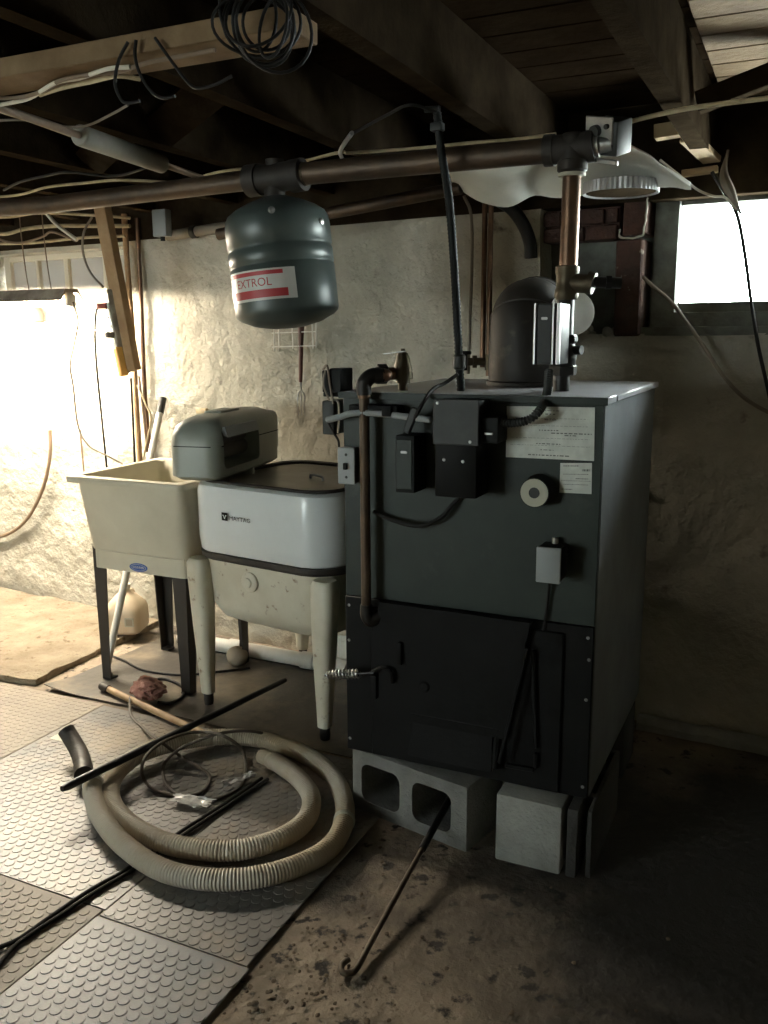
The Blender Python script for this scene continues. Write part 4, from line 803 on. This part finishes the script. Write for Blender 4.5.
# poker
pk = thing('poker', 'thin rusty iron poker with hooked end resting in the block hole', 'poker', tuple(at(352, 973, 'Z', .008)))
e0 = at(357, 968, 'Z', .010); e1 = at(426, 842, 'Z', .052); e2 = e1+(e1-e0).normalized()*.20; e2.z = .070; e1.z = .052
dr_ = (e1-e0).normalized(); sd_ = V((-dr_.y, dr_.x, 0)).normalized()
hook = [e0+sd_*.028+dr_*.018, e0+sd_*.034-dr_*.002, e0+sd_*.026-dr_*.022, e0+sd_*.010-dr_*.022, e0-dr_*.002]
for h_ in hook: h_.z = .010
b = B().tube(cr(hook+[e0.lerp(e1, .15), e0.lerp(e1, .55), e1]), .0068, 10); obj('shaft', b, M['rust'], pk)
b = B(); b.tube([e0.lerp(e1, .93), e1, e2], .0100, 12); obj('sleeve', b, M['blackpipe'], pk)['label'] = 'black sleeve on the far end'
# ================================================================== MATS
def mat_tile(label, x0, x1, y0, y1, m, studs=True, z=.004, grp='rubber floor mats'):
    b = B(); b.box((x0, y0, 0.0), (x1, y1, z), .001, 1)
    if studs:
        pitch = .0308; ry = pitch*.866; j = 0; y = y0+.016
        while y < y1-.012:
            x = x0+.016+(pitch/2 if j % 2 else 0)
            while x < x1-.012:
                p = pr2(V((x, y, z)))
                if p is not None and -420 < p[0] < 560 and 640 < p[1] < 1300:
                    n = 12; o = len(b.v)
                    for R_, zz_ in ((.0132, z-.0002), (.0126, z+.0013), (.0122, z+.0015)):
                        for k in range(n):
                            a = 2*math.pi*k/n; b.v.append(V((x+R_*math.cos(a), y+R_*math.sin(a), zz_)))
                    for q in range(2):
                        for k in range(n): b.f.append((o+q*n+k, o+q*n+(k+1) % n, o+(q+1)*n+(k+1) % n, o+(q+1)*n+k))
                    b.f.append(tuple(o+2*n+k for k in range(n)))
                x += pitch
            y += ry; j += 1
    return one('rubber_mat', b, m, label, 'floor mat', grp, 12)
def pr2(P):
    d = P-CAM; k = d.dot(FWD)
    return None if k < .1 else (384+F*d.dot(RT)/k, 512-F*d.dot(UP)/k)
mat_tile('studded grey rubber mat under the coiled hose, beside the concrete blocks', -.312, .104, -.690, .262, M['mat'])
mat_tile('studded bluish grey rubber mat nearest the camera', -.316, .115, -1.62, -.694, M['matblue'])
mat_tile('studded grey rubber mat under the left end of the coiled hose', -1.17, -.315, -.668, .262, M['mat'])
mat_tile('studded dusty mat at the front left under the twin black cables', -1.17, -.319, -1.62, -.672, M['matdust'])
mat_tile('dusty beige rubber mat in front of the raised dirt slab', -2.3, -1.174, -.668, .270, M['matdust'])
mat_tile('dusty mat at the left edge in front of the beige one', -2.3, -1.174, -1.62, -.672, M['matdust'])
# smooth sheet under sink and washer with a lifted corner
b = B(); n = 30; rows = []
for j in range(n+1):
    r_ = []
    for i in range(n+1):
        u, v = i/n, j/n; x = -1.49+1.45*u+(.03*v); y = .288+.03*math.sin(u*5)*.4+.73*v
        z = .0042+.020*max(0, 1-u*7)**2*max(0, 1-v*5)+.0012*noise.noise(V((x, y, 0))*6)
        r_.append(V((x, y, z)))
    rows.append(r_)
for dz in (0, -.003):
    for r_ in rows: b.v += [p+V((0, 0, dz)) for p in r_]
K = (n+1)*(n+1)
for j in range(n):
    for i in range(n):
        a = j*(n+1)+i; b.f.append((a, a+1, a+n+2, a+n+1)); b.f.append((K+a, K+a+n+1, K+a+n+2, K+a+1))
edge = [i for i in range(n+1)]+[j*(n+1)+n for j in range(1, n+1)]+[n*(n+1)+i for i in range(n-1, -1, -1)]+[j*(n+1) for j in range(n-1, 0, -1)]
for a, c_ in zip(edge, edge[1:]+edge[:1]): b.f.append((a, K+a, K+c_, c_))
one('floor_sheet', b, M['sheet'], 'smooth grey floor sheet with lifted corner under sink and washer', 'floor sheet')
# ================================================================== HOSE AND CORDS ON THE FLOOR
def zp(x, y, z): return at(x, y, 'Z', z)
hp = [(261, 755, .045), (282, 766, .04), (300, 780, .04), (311, 797, .04), (307, 818, .04), (285, 836, .04), (245, 849, .04), (205, 850, .04), (163, 842, .04), (130, 824, .042), (112, 803, .045), (113, 779, .05), (132, 759, .052), (160, 747, .055), (205, 738, .045), (250, 738, .04), (295, 750, .04), (328, 771, .04), (346, 797, .04), (346, 825, .04), (324, 852, .04), (275, 873, .04), (220, 880, .04), (165, 871, .04), (124, 845, .044), (101, 817, .052), (93, 795, .062), (93, 783, .066)]
hp = [(min(x, 343), y, z-.006) for x, y, z in hp]
pts = even(cr([zp(*p) for p in hp], 14), .0022)
hs = thing('corrugated_hose', 'thick grey corrugated hose coiled on the rubber mat', 'hose', tuple(zp(210, 800, 0)))
N_ = len(pts)
def hrad(i, m):
    r = .0268*(1.045 if (i//2) % 2 else .955)
    return r*(.88 if i < 20 else 1)
b = B().tube(pts, hrad, 16); obj('tube', b, M['hose'], hs, 25)
kj = min(range(N_), key=lambda i: (pts[i]-zp(346, 822, .031)).length)
b = B(); b.lathe([(.0275, -.010), (.031, -.007), (.031, .007), (.0275, .010)], pts[kj], pts[kj+2]-pts[kj-2], 20, False); obj('cuff', b, M['cream'], hs)
b = B(); b.lathe([(.0275, -.004), (.031, .0), (.031, .020), (.028, .026)], pts[-1]-(pts[-1]-pts[-4]).normalized()*.012, (pts[-1]-pts[-4]), 20, False); obj('cuff', b, M['white'], hs)
b = B().tube(cr([zp(66, 730, .10), zp(71, 738, .08), zp(79, 752, .055), zp(83, 765, .048), zp(84, 774, .046)]), .027, 18); sb_ = thing('rubber_hose', 'short piece of black rubber hose at the left end of the coil', 'hose', tuple(zp(78, 760, .0)))
obj('tube', b, M['rubber'], sb_)
b = B(); b.tube(cr([zp(83, 766, .048), zp(84, 775, .046)]), .029, 18); obj('end_band', b, M['blackpipe'], sb_)
b = B(); r0, r1 = zp(62, 789, .105), zp(285, 680, .050); b.tube([r0, r0.lerp(r1, .02), r0.lerp(r1, .98), r1], lambda i, m: (.008, .0125, .0105, .009)[i], 12); one('iron_bar', b, M['blackrod'], 'long straight black iron bar lying across the hose coil', 'iron bar')
lp = [(130, 697, .03), (131, 715, .012), (143, 728, .012), (160, 741, .085), (180, 756, .03), (206, 772, .012), (209, 782, .010), (200, 793, .010), (180, 796, .010), (155, 790, .014), (143, 777, .03), (144, 760, .085), (158, 745, .10), (180, 735, .10), (203, 732, .09), (226, 737, .09), (243, 752, .02), (245, 778, .010), (230, 794, .010), (196, 801, .010), (170, 789, .012), (163, 768, .012), (178, 750, .06), (205, 738, .09), (228, 732, .09), (248, 731, .085), (262, 733, .06)]
b = B().tube(cr([zp(*p) for p in lp], 8), .0052, 8); one('cord', b, M['darkcord'], 'grey electric cord lying in two loops inside the hose coil', 'cord')
for k, (lab, ps_) in enumerate((('black cable on the mat, upper of the twin cables running under the hose', [(-30, 958), (0, 947), (20, 938), (50, 917), (90, 890), (130, 867), (180, 832), (230, 800), (262, 778)]), ('black cable on the mat, lower of the twin cables, forking at the left edge', [(-14, 985), (0, 963), (16, 945), (34, 932), (56, 918), (95, 892), (134, 869), (186, 833), (236, 800), (268, 779)]))):
    b = B().tube(cr([zp(x, y, .0115) for x, y in ps_]), .0052, 8); one('cable', b, M['cordblack'], lab, 'cable', 'twin black cables on the mat')
b = B(); a, c_ = zp(106, 688, .022), zp(222, 742, .022); b.tube([a, c_], .0125, 12); st = thing('broomstick', 'bare wooden tool handle on the floor in front of the sink', 'stick', tuple(a-V((0, 0, .018)))); obj('shaft', b, M['wood'], st)
b = B(); b.cyl(a-(c_-a).normalized()*.03, a+(c_-a).normalized()*.02, .016, n=12); obj('ferrule', b, M['legmetal'], st)
q = zp(149, 695, .02); rg = B(); bm = bmesh.new(); bmesh.ops.create_icosphere(bm, subdivisions=5, radius=1)
for v_ in bm.verts:
    d_ = 1+.35*noise.noise(v_.co*1.7+V((3, 1, 0)))+.16*noise.noise(v_.co*4.5)+.07*noise.noise(v_.co*11); v_.co = V((v_.co.x*.085*d_, v_.co.y*.055*d_, max(-.018, v_.co.z*.034*d_)))
rg.bm(bm, Matrix.Translation(q+V((0, 0, .026))) @ Matrix.Rotation(-.5, 4, 'Z')); one('rag', rg, M['rag'], 'crumpled pinkish brown rag on the wooden handle', 'rag')
b = B().tube(cr([zp(150, 683, .012), zp(160, 679, .010), zp(172, 681, .010), zp(183, 688, .010), (zp(182, 697, .010)), zp(170, 703, .010), zp(158, 702, .010)]), .006, 8); one('cord', b, M['cordblack'], 'short black cord curled on the floor behind the rag', 'cord')
b = B().tube(cr([zp(112, 656, .009), zp(125, 661, .009), zp(140, 669, .009), zp(160, 673, .009), zp(185, 675, .009), zp(215, 672, .009), zp(250, 668, .009)]), .0045, 8); one('wire', b, M['cordblack'], 'thin dark wire trailing over the sheet under the sink', 'wire')
def crumple(name, label, cx_, cy_, lx_, ly_, h, rot, seed):
    b = B(); n = 14; mm = Matrix.Translation(zp(cx_, cy_, .012)) @ Matrix.Rotation(rot, 4, 'Z')
    for s_ in (0, 1):
        for j in range(n+1):
            for i in range(n+1):
                u, v = i/n-.5, j/n-.5
                e = noise.noise(V((u*5, v*5, seed)))*.5+.5; f = noise.noise(V((u*13, v*13, seed)))
                b.v.append(mm @ V((u*lx_*(1+.3*f), v*ly_*(1+.35*noise.noise(V((u*4, seed, v*4)))), h*(e*.8+.25*abs(f)) - s_*.0012)))
    K = (n+1)**2
    for j in range(n):
        for i in range(n):
            a = j*(n+1)+i; b.f.append((a, a+1, a+n+2, a+n+1)); b.f.append((K+a, K+a+n+1, K+a+n+2, K+a+1))
    return one(name, b, M['plastic'], label, 'plastic scrap', 'clear plastic scraps', 20)
crumple('plastic_wrap', 'crumpled clear plastic wrapper lying flat inside the hose coil', 192, 803, .12, .05, .020, .1, 3)
crumple('plastic_wrap', 'twisted clear plastic strip by the cord loops, nearer the washer', 238, 782, .10, .03, .026, 1.1, 8)
b = B(); q = zp(60, 738, .005); b.box(q-V((.03, .02, .001)), q+V((.03, .02, .002)), .001, 1, Matrix()); one('paper_scrap', b, M['cream'], 'small pale paper scrap on the mat left of the black hose piece', 'scrap')
# debris on the dirty floor
rnd = random.Random(3)
b = B()
for k in range(230):
    x = rnd.uniform(.0, 1.4); y = rnd.uniform(-1.1, -.12)
    if rnd.random() < .55: x = rnd.gauss(.25, .10); y = rnd.gauss(-.72, .12)
    if x < .13: continue
    s_ = rnd.uniform(.0015, .0052)*(1.6 if rnd.random() < .1 else 1); bm = bmesh.new(); bmesh.ops.create_icosphere(bm, subdivisions=1, radius=s_)
    for v_ in bm.verts: v_.co = v_.co*(1+.5*rnd.random()); v_.co.z *= .5
    b.bm(bm, Matrix.Translation((x, y, .001)))
cr_ = obj('crumbs', b, mat('soot_crumbs', (.035, .024, .016), .95, c2=(.16, .12, .08), sc=40)); cr_['kind'] = 'stuff'; cr_['label'] = 'soot and dirt crumbs scattered over the concrete in front of the boiler'; cr_['category'] = 'dirt'
b = B(); q0 = V((.668, .905, 0)); q1 = V((1.9, .83, 0)); rs = []; nn = 26
for k in range(nn+1):
    p = q0.lerp(q1, k/nn); e = noise.noise(V((k*.7, 0, 2)))*.008; rs.append([p+V((0, -.030+e, .002)), p+V((0, .028, .002)), p+V((0, .028, .040+e)), p+V((0, -.010, .044+e*.6)), p+V((0, -.028+e, .026+e))])
b.loft(rs); one('floor_board', b, M['paintblock'], 'broken whitish board lying along the foot of the wall under the window', 'board')
# ================================================================== WALL DETAILS AT THE RIGHT
b = wbox(.20, .63, 1.33, 1.785, -.17, -.112); one('infill_panel', b, M['oldpaint'], 'dull grey panel filling the old opening behind the copper riser', 'panel')
b = B(); zc = 1.662
for r_ in range(2):
    s_ = .246-(.0 if r_ == 0 else .08)
    while s_ < .50:
        a, c_ = max(s_, .246), min(s_+.145, .508)
        if c_-a > .03: wbox(a, c_-.006, zc+r_*.053, zc+r_*.053+.047, -.10, -.022+.004*((r_*7+int(s_*30)) % 3), .003, b)
        s_ += .15
wbox(.247, .506, 1.664, 1.768, -.108, -.035, 0, b)
one('brick_course', b, M['brick'], 'dark red brick course across the top of the old opening', 'bricks')
pr_ = thing('brick_pier', 'narrow red brick pier standing left of the bright window', 'pier', tuple(ws(.56, 1.35, 0)))
b = wbox(.512, .602, 1.345, 1.655, -.10, .018, .006); b.jit(.004, 20); obj('lower_brick', b, M['brick'], pr_)
b = wbox(.528, .606, 1.668, 1.785, -.10, .010, .006); b.jit(.004, 20); obj('upper_brick', b, M['brick'], pr_)
b = B(); b.tube(cr([ws(.515, 1.690, .012), ws(.522, 1.668, .018), ws(.55, 1.661, .018), ws(.585, 1.662, .018), ws(.600, 1.675, .018), ws(.604, 1.73, .014), ws(.606, 1.782, .012)]), .0036, 8); b.jit(.006, 40); obj('mortar', b, M['plaster'], pr_)
b = B()
for k in range(26):
    rnd2 = random.Random(k+40); s_ = rnd2.uniform(.26, .52); z = 1.352+rnd2.uniform(-.004, .02); bm = bmesh.new(); bmesh.ops.create_icosphere(bm, subdivisions=2, radius=rnd2.uniform(.010, .026))
    for v_ in bm.verts: v_.co *= 1+.4*noise.noise(v_.co*40+V((k, 0, 0)))
    b.bm(bm, Matrix.Translation(ws(s_, z, rnd2.uniform(-.05, .006))))
rb = obj('rubble', b, M['plaster']); rb['kind'] = 'stuff'; rb['label'] = 'broken plaster crumbs along the bottom of the old opening'; rb['category'] = 'rubble'
# cables at the right
b = B().tube(cr([wl(643, 277, .03), wl(655, 288, .05), wl(672, 303, .05), wl(690, 327, .05), wl(706, 350, .05), wl(722, 374, .05), wl(742, 396, .05), wl(768, 412, .05), wl(800, 424, .05)]), .0065, 8); one('cable', b, M['cordgrey'], 'grey cable sagging from the brick pier to the right edge below the window', 'cable')
b = B().tube(cr([at(712, 172, 'Y', .90), at(722, 188, 'Y', .89), at(733, 206, 'Y', .88), at(739, 222, 'Y', .88), at(745, 255, 'Y', .88), at(751, 300, 'Y', .88), at(758, 345, 'Y', .88), at(768, 390, 'Y', .88), at(776, 430, 'Y', .88)]), .0058, 8); one('cable', b, M['cordblack'], 'dark cable hanging down in front of the bright window', 'cable')
b = B().tube(cr([at(660, 160, 'Y', .80), at(684, 179, 'Y', .85), at(698, 190, 'Y', .87), at(713, 196, 'Y', .88), at(726, 198, 'Y', .88), at(736, 210, 'Y', .875)]), .004, 8); one('cable', b, M['cordwhite'], 'thin pale cable running from the white duct to the window top', 'cable')
b = B().tube(cr([at(728, 150, 'Y', .90), at(724, 175, 'Y', .89), at(732, 195, 'Y', .88), at(741, 214, 'Y', .875)]), lambda i, m: .004+.012*math.sin(math.pi*min(1, i/(m-1)*1.0))**2, 8); one('cloth_wad', b, M['cordgrey'], 'grey wad of cloth tied to the cables at the window top', 'cloth')
# ceiling lamp box next to the tee
c = at(611, 136, 'Y', ryy+.02)
bx2 = thing('electrical_box', 'square metal electrical box tilted beside the black ceiling tee', 'electrical box', tuple(c))
mx = Matrix.Translation(c) @ Matrix.Rotation(math.radians(-28), 4, 'Z') @ Matrix.Rotation(math.radians(18), 4, 'X') @ Matrix.Rotation(math.radians(14), 4, 'Y')
b = B(); b.box((-.040, -.030, -.040), (.040, .030, .040), .004, 2, mx); obj('box', b, M['gunmetal'], bx2)
b = B(); b.box((-.050, -.036, -.012), (.03, -.030, .050), .002, 1, mx); obj('cover', b, M['steel'], bx2)
b = B(); b.box((-.02, -.042, -.056), (.052, -.034, -.044), .002, 1, mx); obj('lip', b, M['bright'], bx2)
b = B(); b.cyl(mx @ V((-.015, -.034, .018)), mx @ V((-.015, -.05, .018)), .014, n=12); b.cyl(mx @ V((.016, -.034, .03)), mx @ V((.016, -.044, .03)), .006, n=8); obj('connector', b, M['gunmetal'], bx2)
# white duct sheet and its corrugated collar
top = [(445, 170, .42), (485, 166, .42), (520, 163, .42), (548, 158, .42), (575, 150, .42), (602, 143, .42), (628, 146, .44), (650, 157, .47), (668, 170, .52), (690, 187, .58)]
bot = [(452, 183, .75), (482, 203, .74), (508, 207, .72), (535, 196, .70), (560, 199, .68), (585, 196, .66), (612, 188, .66), (640, 184, .66), (665, 187, .64), (691, 189, .60)]
T_ = cr([at(x, y, 'Y', Y) for x, y, Y in top], 5); B_ = cr([at(x, y, 'Y', Y) for x, y, Y in bot], 5); n = len(T_); m = 12; b = B()
g2 = []
for j in range(m+1):
    f = j/m; g2.append([T_[i].lerp(B_[i], f)+V((0, 0, .035*math.sin(math.pi*f)*(.3+.7*math.sin(math.pi*i/(n-1)))+.006*noise.noise(V((i*.25, j*.3, 1))))) for i in range(n)])
for dz in (0, .004): 
    for r_ in g2: b.v += [p+V((0, 0, dz)) for p in r_]
K = n*(m+1)
for j in range(m):
    for i in range(n-1):
        a = j*n+i; b.f.append((a, a+1, a+n+1, a+n)); b.f.append((K+a, K+a+n, K+a+n+1, K+a+1))
edge = list(range(n))+[j*n+n-1 for j in range(1, m+1)]+[m*n+i for i in range(n-2, -1, -1)]+[j*n for j in range(m-1, 0, -1)]
for a, c_ in zip(edge, edge[1:]+edge[:1]): b.f.append((a, K+a, K+c_, c_))
du = thing('vent_duct', 'white sheet duct hood under the joists above the copper riser', 'duct', tuple(at(600, 180, 'Y', .6))); obj('hood', b, M['duct'], du, 60)
cc = at(621, 186, 'Y', .66); cc.z -= .022; b = B(); n = 96
rs = []
for r_, z in ((.100, .004), (.108, .0), (.108, .032), (.100, .034)):
    rs.append([V((cc.x+(r_*(1+(.012 if k % 2 else -.012)))*math.cos(2*math.pi*k/n), cc.y+(r_*(1+(.012 if k % 2 else -.012)))*math.sin(2*math.pi*k/n), cc.z+z)) for k in range(n)])
b.loft(rs, False, False); co_ = obj('collar', b, M['alu'], du, 20); co_['label'] = 'ribbed grey metal collar'
b = B(); b.cyl(cc+V((0, 0, .004)), cc+V((0, 0, .010)), .1005, n=48); obj('collar_shade', b, M['joist'], co_)  # dark disc added for the shade inside the collar
# ================================================================== CEILING CLUTTER
# flat timber nailed under the joists, upper left
b = B(); b.beam((-1.9, -.69, 1.866), (.298, -.69, 1.866), .100, .036); b.jit(.002, 6); one('timber', b, M['timber'], 'flat pale timber nailed under the joists at the upper left', 'timber')
# pale sleeve and conduit under joists at left
s0, s1 = at(79, 135, 'Z', 1.845), at(162, 164, 'Z', 1.845); dd2 = (s1-s0).normalized()
sl = thing('pipe_sleeve', 'fat pale grey sleeve on a thin conduit under the joists', 'pipe', tuple(s0))
b = B(); b.lathe([(.022, 0), (.026, .004), (.026, (s1-s0).length-.004), (.020, (s1-s0).length)], s0, (s1-s0), 20); obj('sleeve', b, M['sleeve'], sl)
b = B(); b.tube([s0-dd2*.55, s0, s1, s1+dd2*.42], .009, 10); obj('conduit', b, M['cordbrown'], sl)
def cable(label, m, pts, r=.0045, mode='Z', name='cable', grp='cables under the ceiling'):
    b = B().tube(cr([at(x, y, mode, v) for x, y, v in pts], 6), r, 8); return one(name, b, m, label, 'cable', grp)
cable('long yellowed cable running above the brown ceiling pipe to the tee', M['cordyellow'], [(-20, 198, 1.872), (18, 195, 1.872), (48, 187, 1.872), (85, 183, 1.872), (120, 180, 1.872), (165, 182, 1.872), (188, 183, 1.872), (207, 175, 1.87), (232, 170, 1.87), (262, 168, 1.87), (300, 162, 1.87), (332, 154, 1.872), (345, 152, 1.873)], .0048)
cable('yellow cable over the brown pipe between the tank and the conduit', M['cordyellow'], [(345, 153, 1.873), (380, 151, 1.873), (420, 148, 1.873), (470, 143, 1.873), (520, 139, 1.873), (556, 134, 1.873)], .0048)
cable('yellowed cable crossing under the right hand joists toward the corner', M['cordyellow'], [(610, 128, 1.873), (640, 119, 1.873), (680, 110, 1.873), (720, 104, 1.873), (770, 98, 1.873), (800, 95, 1.873)], .0058)
cable('dark cable arching over the sleeve at the left', M['cordblack'], [(4, 190, 1.868), (20, 182, 1.868), (45, 176, 1.868), (70, 172, 1.868), (115, 176, 1.868), (150, 166, 1.868), (166, 160, 1.868)], .0045)
for i_, (lab, m_, ps_, r_) in enumerate((
    ('pale cable stapled along the bottom edge of the flat timber', M['cordwhite'], [(-20, 108, 1.842), (10, 103, 1.842), (30, 98, 1.842), (55, 83, 1.842), (80, 78, 1.842), (107, 69, 1.842), (130, 67, 1.842)], .0042),
    ('brown cable waving across the flat timber', M['cordbrown'], [(-20, 97, 1.842), (15, 98, 1.842), (40, 92, 1.842), (62, 80, 1.842), (95, 74, 1.842), (118, 72, 1.842), (150, 62, 1.842), (178, 57, 1.842), (215, 50, 1.842)], .0042),
    ('yellow cable lying below the flat timber at the left edge', M['cordyellow'], [(40, 95, 1.840), (62, 88, 1.840), (90, 82, 1.840), (117, 76, 1.840), (140, 79, 1.840)], .0045),
    ('thin grey wire drooping under the timber toward the sleeve', M['cordgrey'], [(-10, 121, 1.862), (25, 120, 1.862), (55, 126, 1.862), (85, 126, 1.862), (110, 115, 1.862), (128, 105, 1.862)], .003),
    ('yellow cable beside the conduit running to the pale sleeve', M['cordyellow'], [(-10, 108, 1.86), (8, 114, 1.86), (30, 121, 1.858), (55, 130, 1.858), (77, 138, 1.858)], .004))):
    cable(lab, m_, ps_, r_)
# black coil of cable hung over the timber, and loops left of it
co = thing('cable_coil', 'large bundle of black cable coiled over the flat timber', 'cable coil', tuple(at(262, 25, 'Y', -.76)))
rnd = random.Random(11)
for k in range(9):
    c = at(262+rnd.uniform(-10, 12), 22+rnd.uniform(-10, 8), 'Y', -.765-.004*k); R1 = rnd.uniform(.032, .066); R2 = rnd.uniform(.040, .070); tw = rnd.uniform(-.5, .5); e1 = RT.copy(); e2 = (V((0, 0, 1))+V((0, .0, 0))).normalized(); ph = rnd.random()*6
    pts = [c+e1*math.cos(a+ph)*R1+e2*math.sin(a+ph)*R2+V((0, tw*.05*math.cos(a), 0))+e1*tw*.25*R1*math.sin(a+ph) for a in [2*math.pi*q/30 for q in range(31)]]
    b = B().tube(pts, .0027, 8); obj('loop', b, M['cordblack'], co)
for k, (lab, ps_) in enumerate((('black wire loop hanging below the timber, left of the three loops', [(128, 42), (119, 60), (115, 82), (120, 98), (127, 103), (140, 101)]), ('black wire loop hanging below the timber, middle of the three loops', [(136, 40), (135, 56), (140, 74), (150, 90), (162, 98), (175, 96)]), ('black wire loop hanging below the timber, right of the three loops', [(155, 38), (165, 52), (175, 66), (186, 80), (196, 88), (214, 85), (232, 76)]))):
    b = B().tube(cr([at(x, y, 'Y', -.75) for x, y in ps_]), .0030, 8); one('wire_loop', b, M['cordblack'], lab, 'wire', 'black wire loops over the timber')
# bridging boards between joists
def board(label, p0, p1, w, h, m, up=(0, 0, 1), name='brace_board'):
    b = B(); b.beam(p0, p1, w, h, up); return one(name, b, m, label, 'board', 'brace boards between joists')
board('slanting brace board between joists above the pale sleeve', (-1.045, .24, 1.905), (-.65, .06, 2.00), .10, .022, M['joist'], (.3, .6, 1))
board('slanting brace board between joists under the black wire loops', (-.58, .02, 1.915), (-.19, -.15, 2.0), .10, .022, M['joist'], (.3, .6, 1))
board('slanting brace board between the two right hand joists', (.805, .42, 1.925), (1.195, .42, 2.035), .045, .05, M['joist'])
board('second slanting brace board crossing at the upper right', (1.265, .40, 1.925), (1.655, .40, 2.035), .045, .05, M['joist'])
# header blocks near the window top
q0, q1 = at(655, 133, 'Y', .80), at(700, 126, 'Y', .80)
b = B(); b.beam(q0, q1, .05, .040); one('header_block', b, M['pale_board'], 'tan wood block under the joists beside the electrical box', 'wood block')
q0, q1 = at(689, 138, 'Y', .74), at(712, 160, 'Y', .93)
b = B(); b.beam(q0, q1, .055, .02); one('wood_cleat', b, M['pale_board'], 'short pale wood cleat above the window corner', 'wood block')
b = B(); b.beam(at(682, 174, 'Y', .93), at(718, 169, 'Y', .93), .03, .02); one('wood_strip', b, M['pale_board'], 'thin light wood strip on the wall top above the window', 'wood strip')
# left wall top: bundle of cables, grey pipe, little box
for k, (lab, m_, ps_, r_) in enumerate((
    ('pale cable along the wall above the left window, topmost of the bundle', M['cordyellow'], [(-20, 217, .86), (10, 217, .86), (40, 213, .86), (90, 215, .88), (130, 218, .9)], .006),
    ('tan cable above the left window sagging at the left edge', M['cordyellow'], [(-20, 232, .9), (5, 234, .9), (25, 229, .9), (55, 226, .9), (95, 226, .92), (130, 226, .94)], .008),
    ('dark cable waving along the wall above the left window', M['cordbrown'], [(-5, 238, .84), (8, 242, .84), (20, 243, .84), (33, 240, .84), (44, 236, .84), (50, 232, .84), (60, 234, .84), (76, 241, .84)], .005),
    ('pale conduit slanting down toward the slanting board', M['cordwhite'], [(47, 214, .82), (56, 224, .82), (66, 232, .82), (77, 240, .82)], .008),
    ('pale cable above the left window, lowest of the bundle', M['cordyellow'], [(-20, 244, .94), (30, 243, .94), (80, 238, .95), (125, 236, .96)], .006))):
    cable(lab, m_, ps_, r_, 'Y')
gp0, gp1 = wl(168, 236, .05), wl(232, 226, .05)
b = B(); b.tube([gp0, gp1, gp1+(gp1-gp0)*.6], .021, 14); gp = thing('waste_pipe', 'short grey pipe along the wall top left of the tank', 'pipe', tuple(gp0)); obj('tube', b, M['cordgrey'], gp)
b = B(); q = gp0.lerp(gp1, .42); b.lathe([(.021, -.014), (.026, -.012), (.026, .012), (.021, .014)], q, gp1-gp0, 16, False); obj('coupling', b, M['gunmetal'], gp)
q = at(162, 224, 'Y', .93); b = B(); b.box(q-V((.034, .02, .050)), q+V((.034, .02, .055)), .004); jb = thing('junction_box', 'small pale electrical box hanging at the wall top above the sink', 'electrical box', tuple(q)); obj('box', b, M['bluegrey'], jb)
b = B(); b.cyl(q-V((0, 0, .050)), q-V((0, 0, .066)), .010, n=10); obj('gland', b, M['dark'], jb)
# small clip holding wires under the joist near the tank
q = at(343, 152, 'Z', 1.862); b = B().tube(cr([at(352, 133, 'Z', 1.87), at(344, 144, 'Z', 1.866), at(340, 152, 'Z', 1.864), at(342, 158, 'Z', 1.862)]), .006, 8); one('wire_hanger', b, M['steel'], 'small bent metal hanger under the joist right of the tank', 'hanger')
b = B().tube(cr([at(352, 134, 'Z', 1.874), at(385, 116, 'Z', 1.874), at(410, 105, 'Z', 1.874), at(436, 112, 'Z', 1.874)]), .004, 8); one('cable', b, M['cordblack'], 'black wire drooping between the metal hanger and the conduit strap', 'cable')
# finish the pieces that need cutting
boolean(*CUT)
for c_ in cuts: boolean(bA, c_)
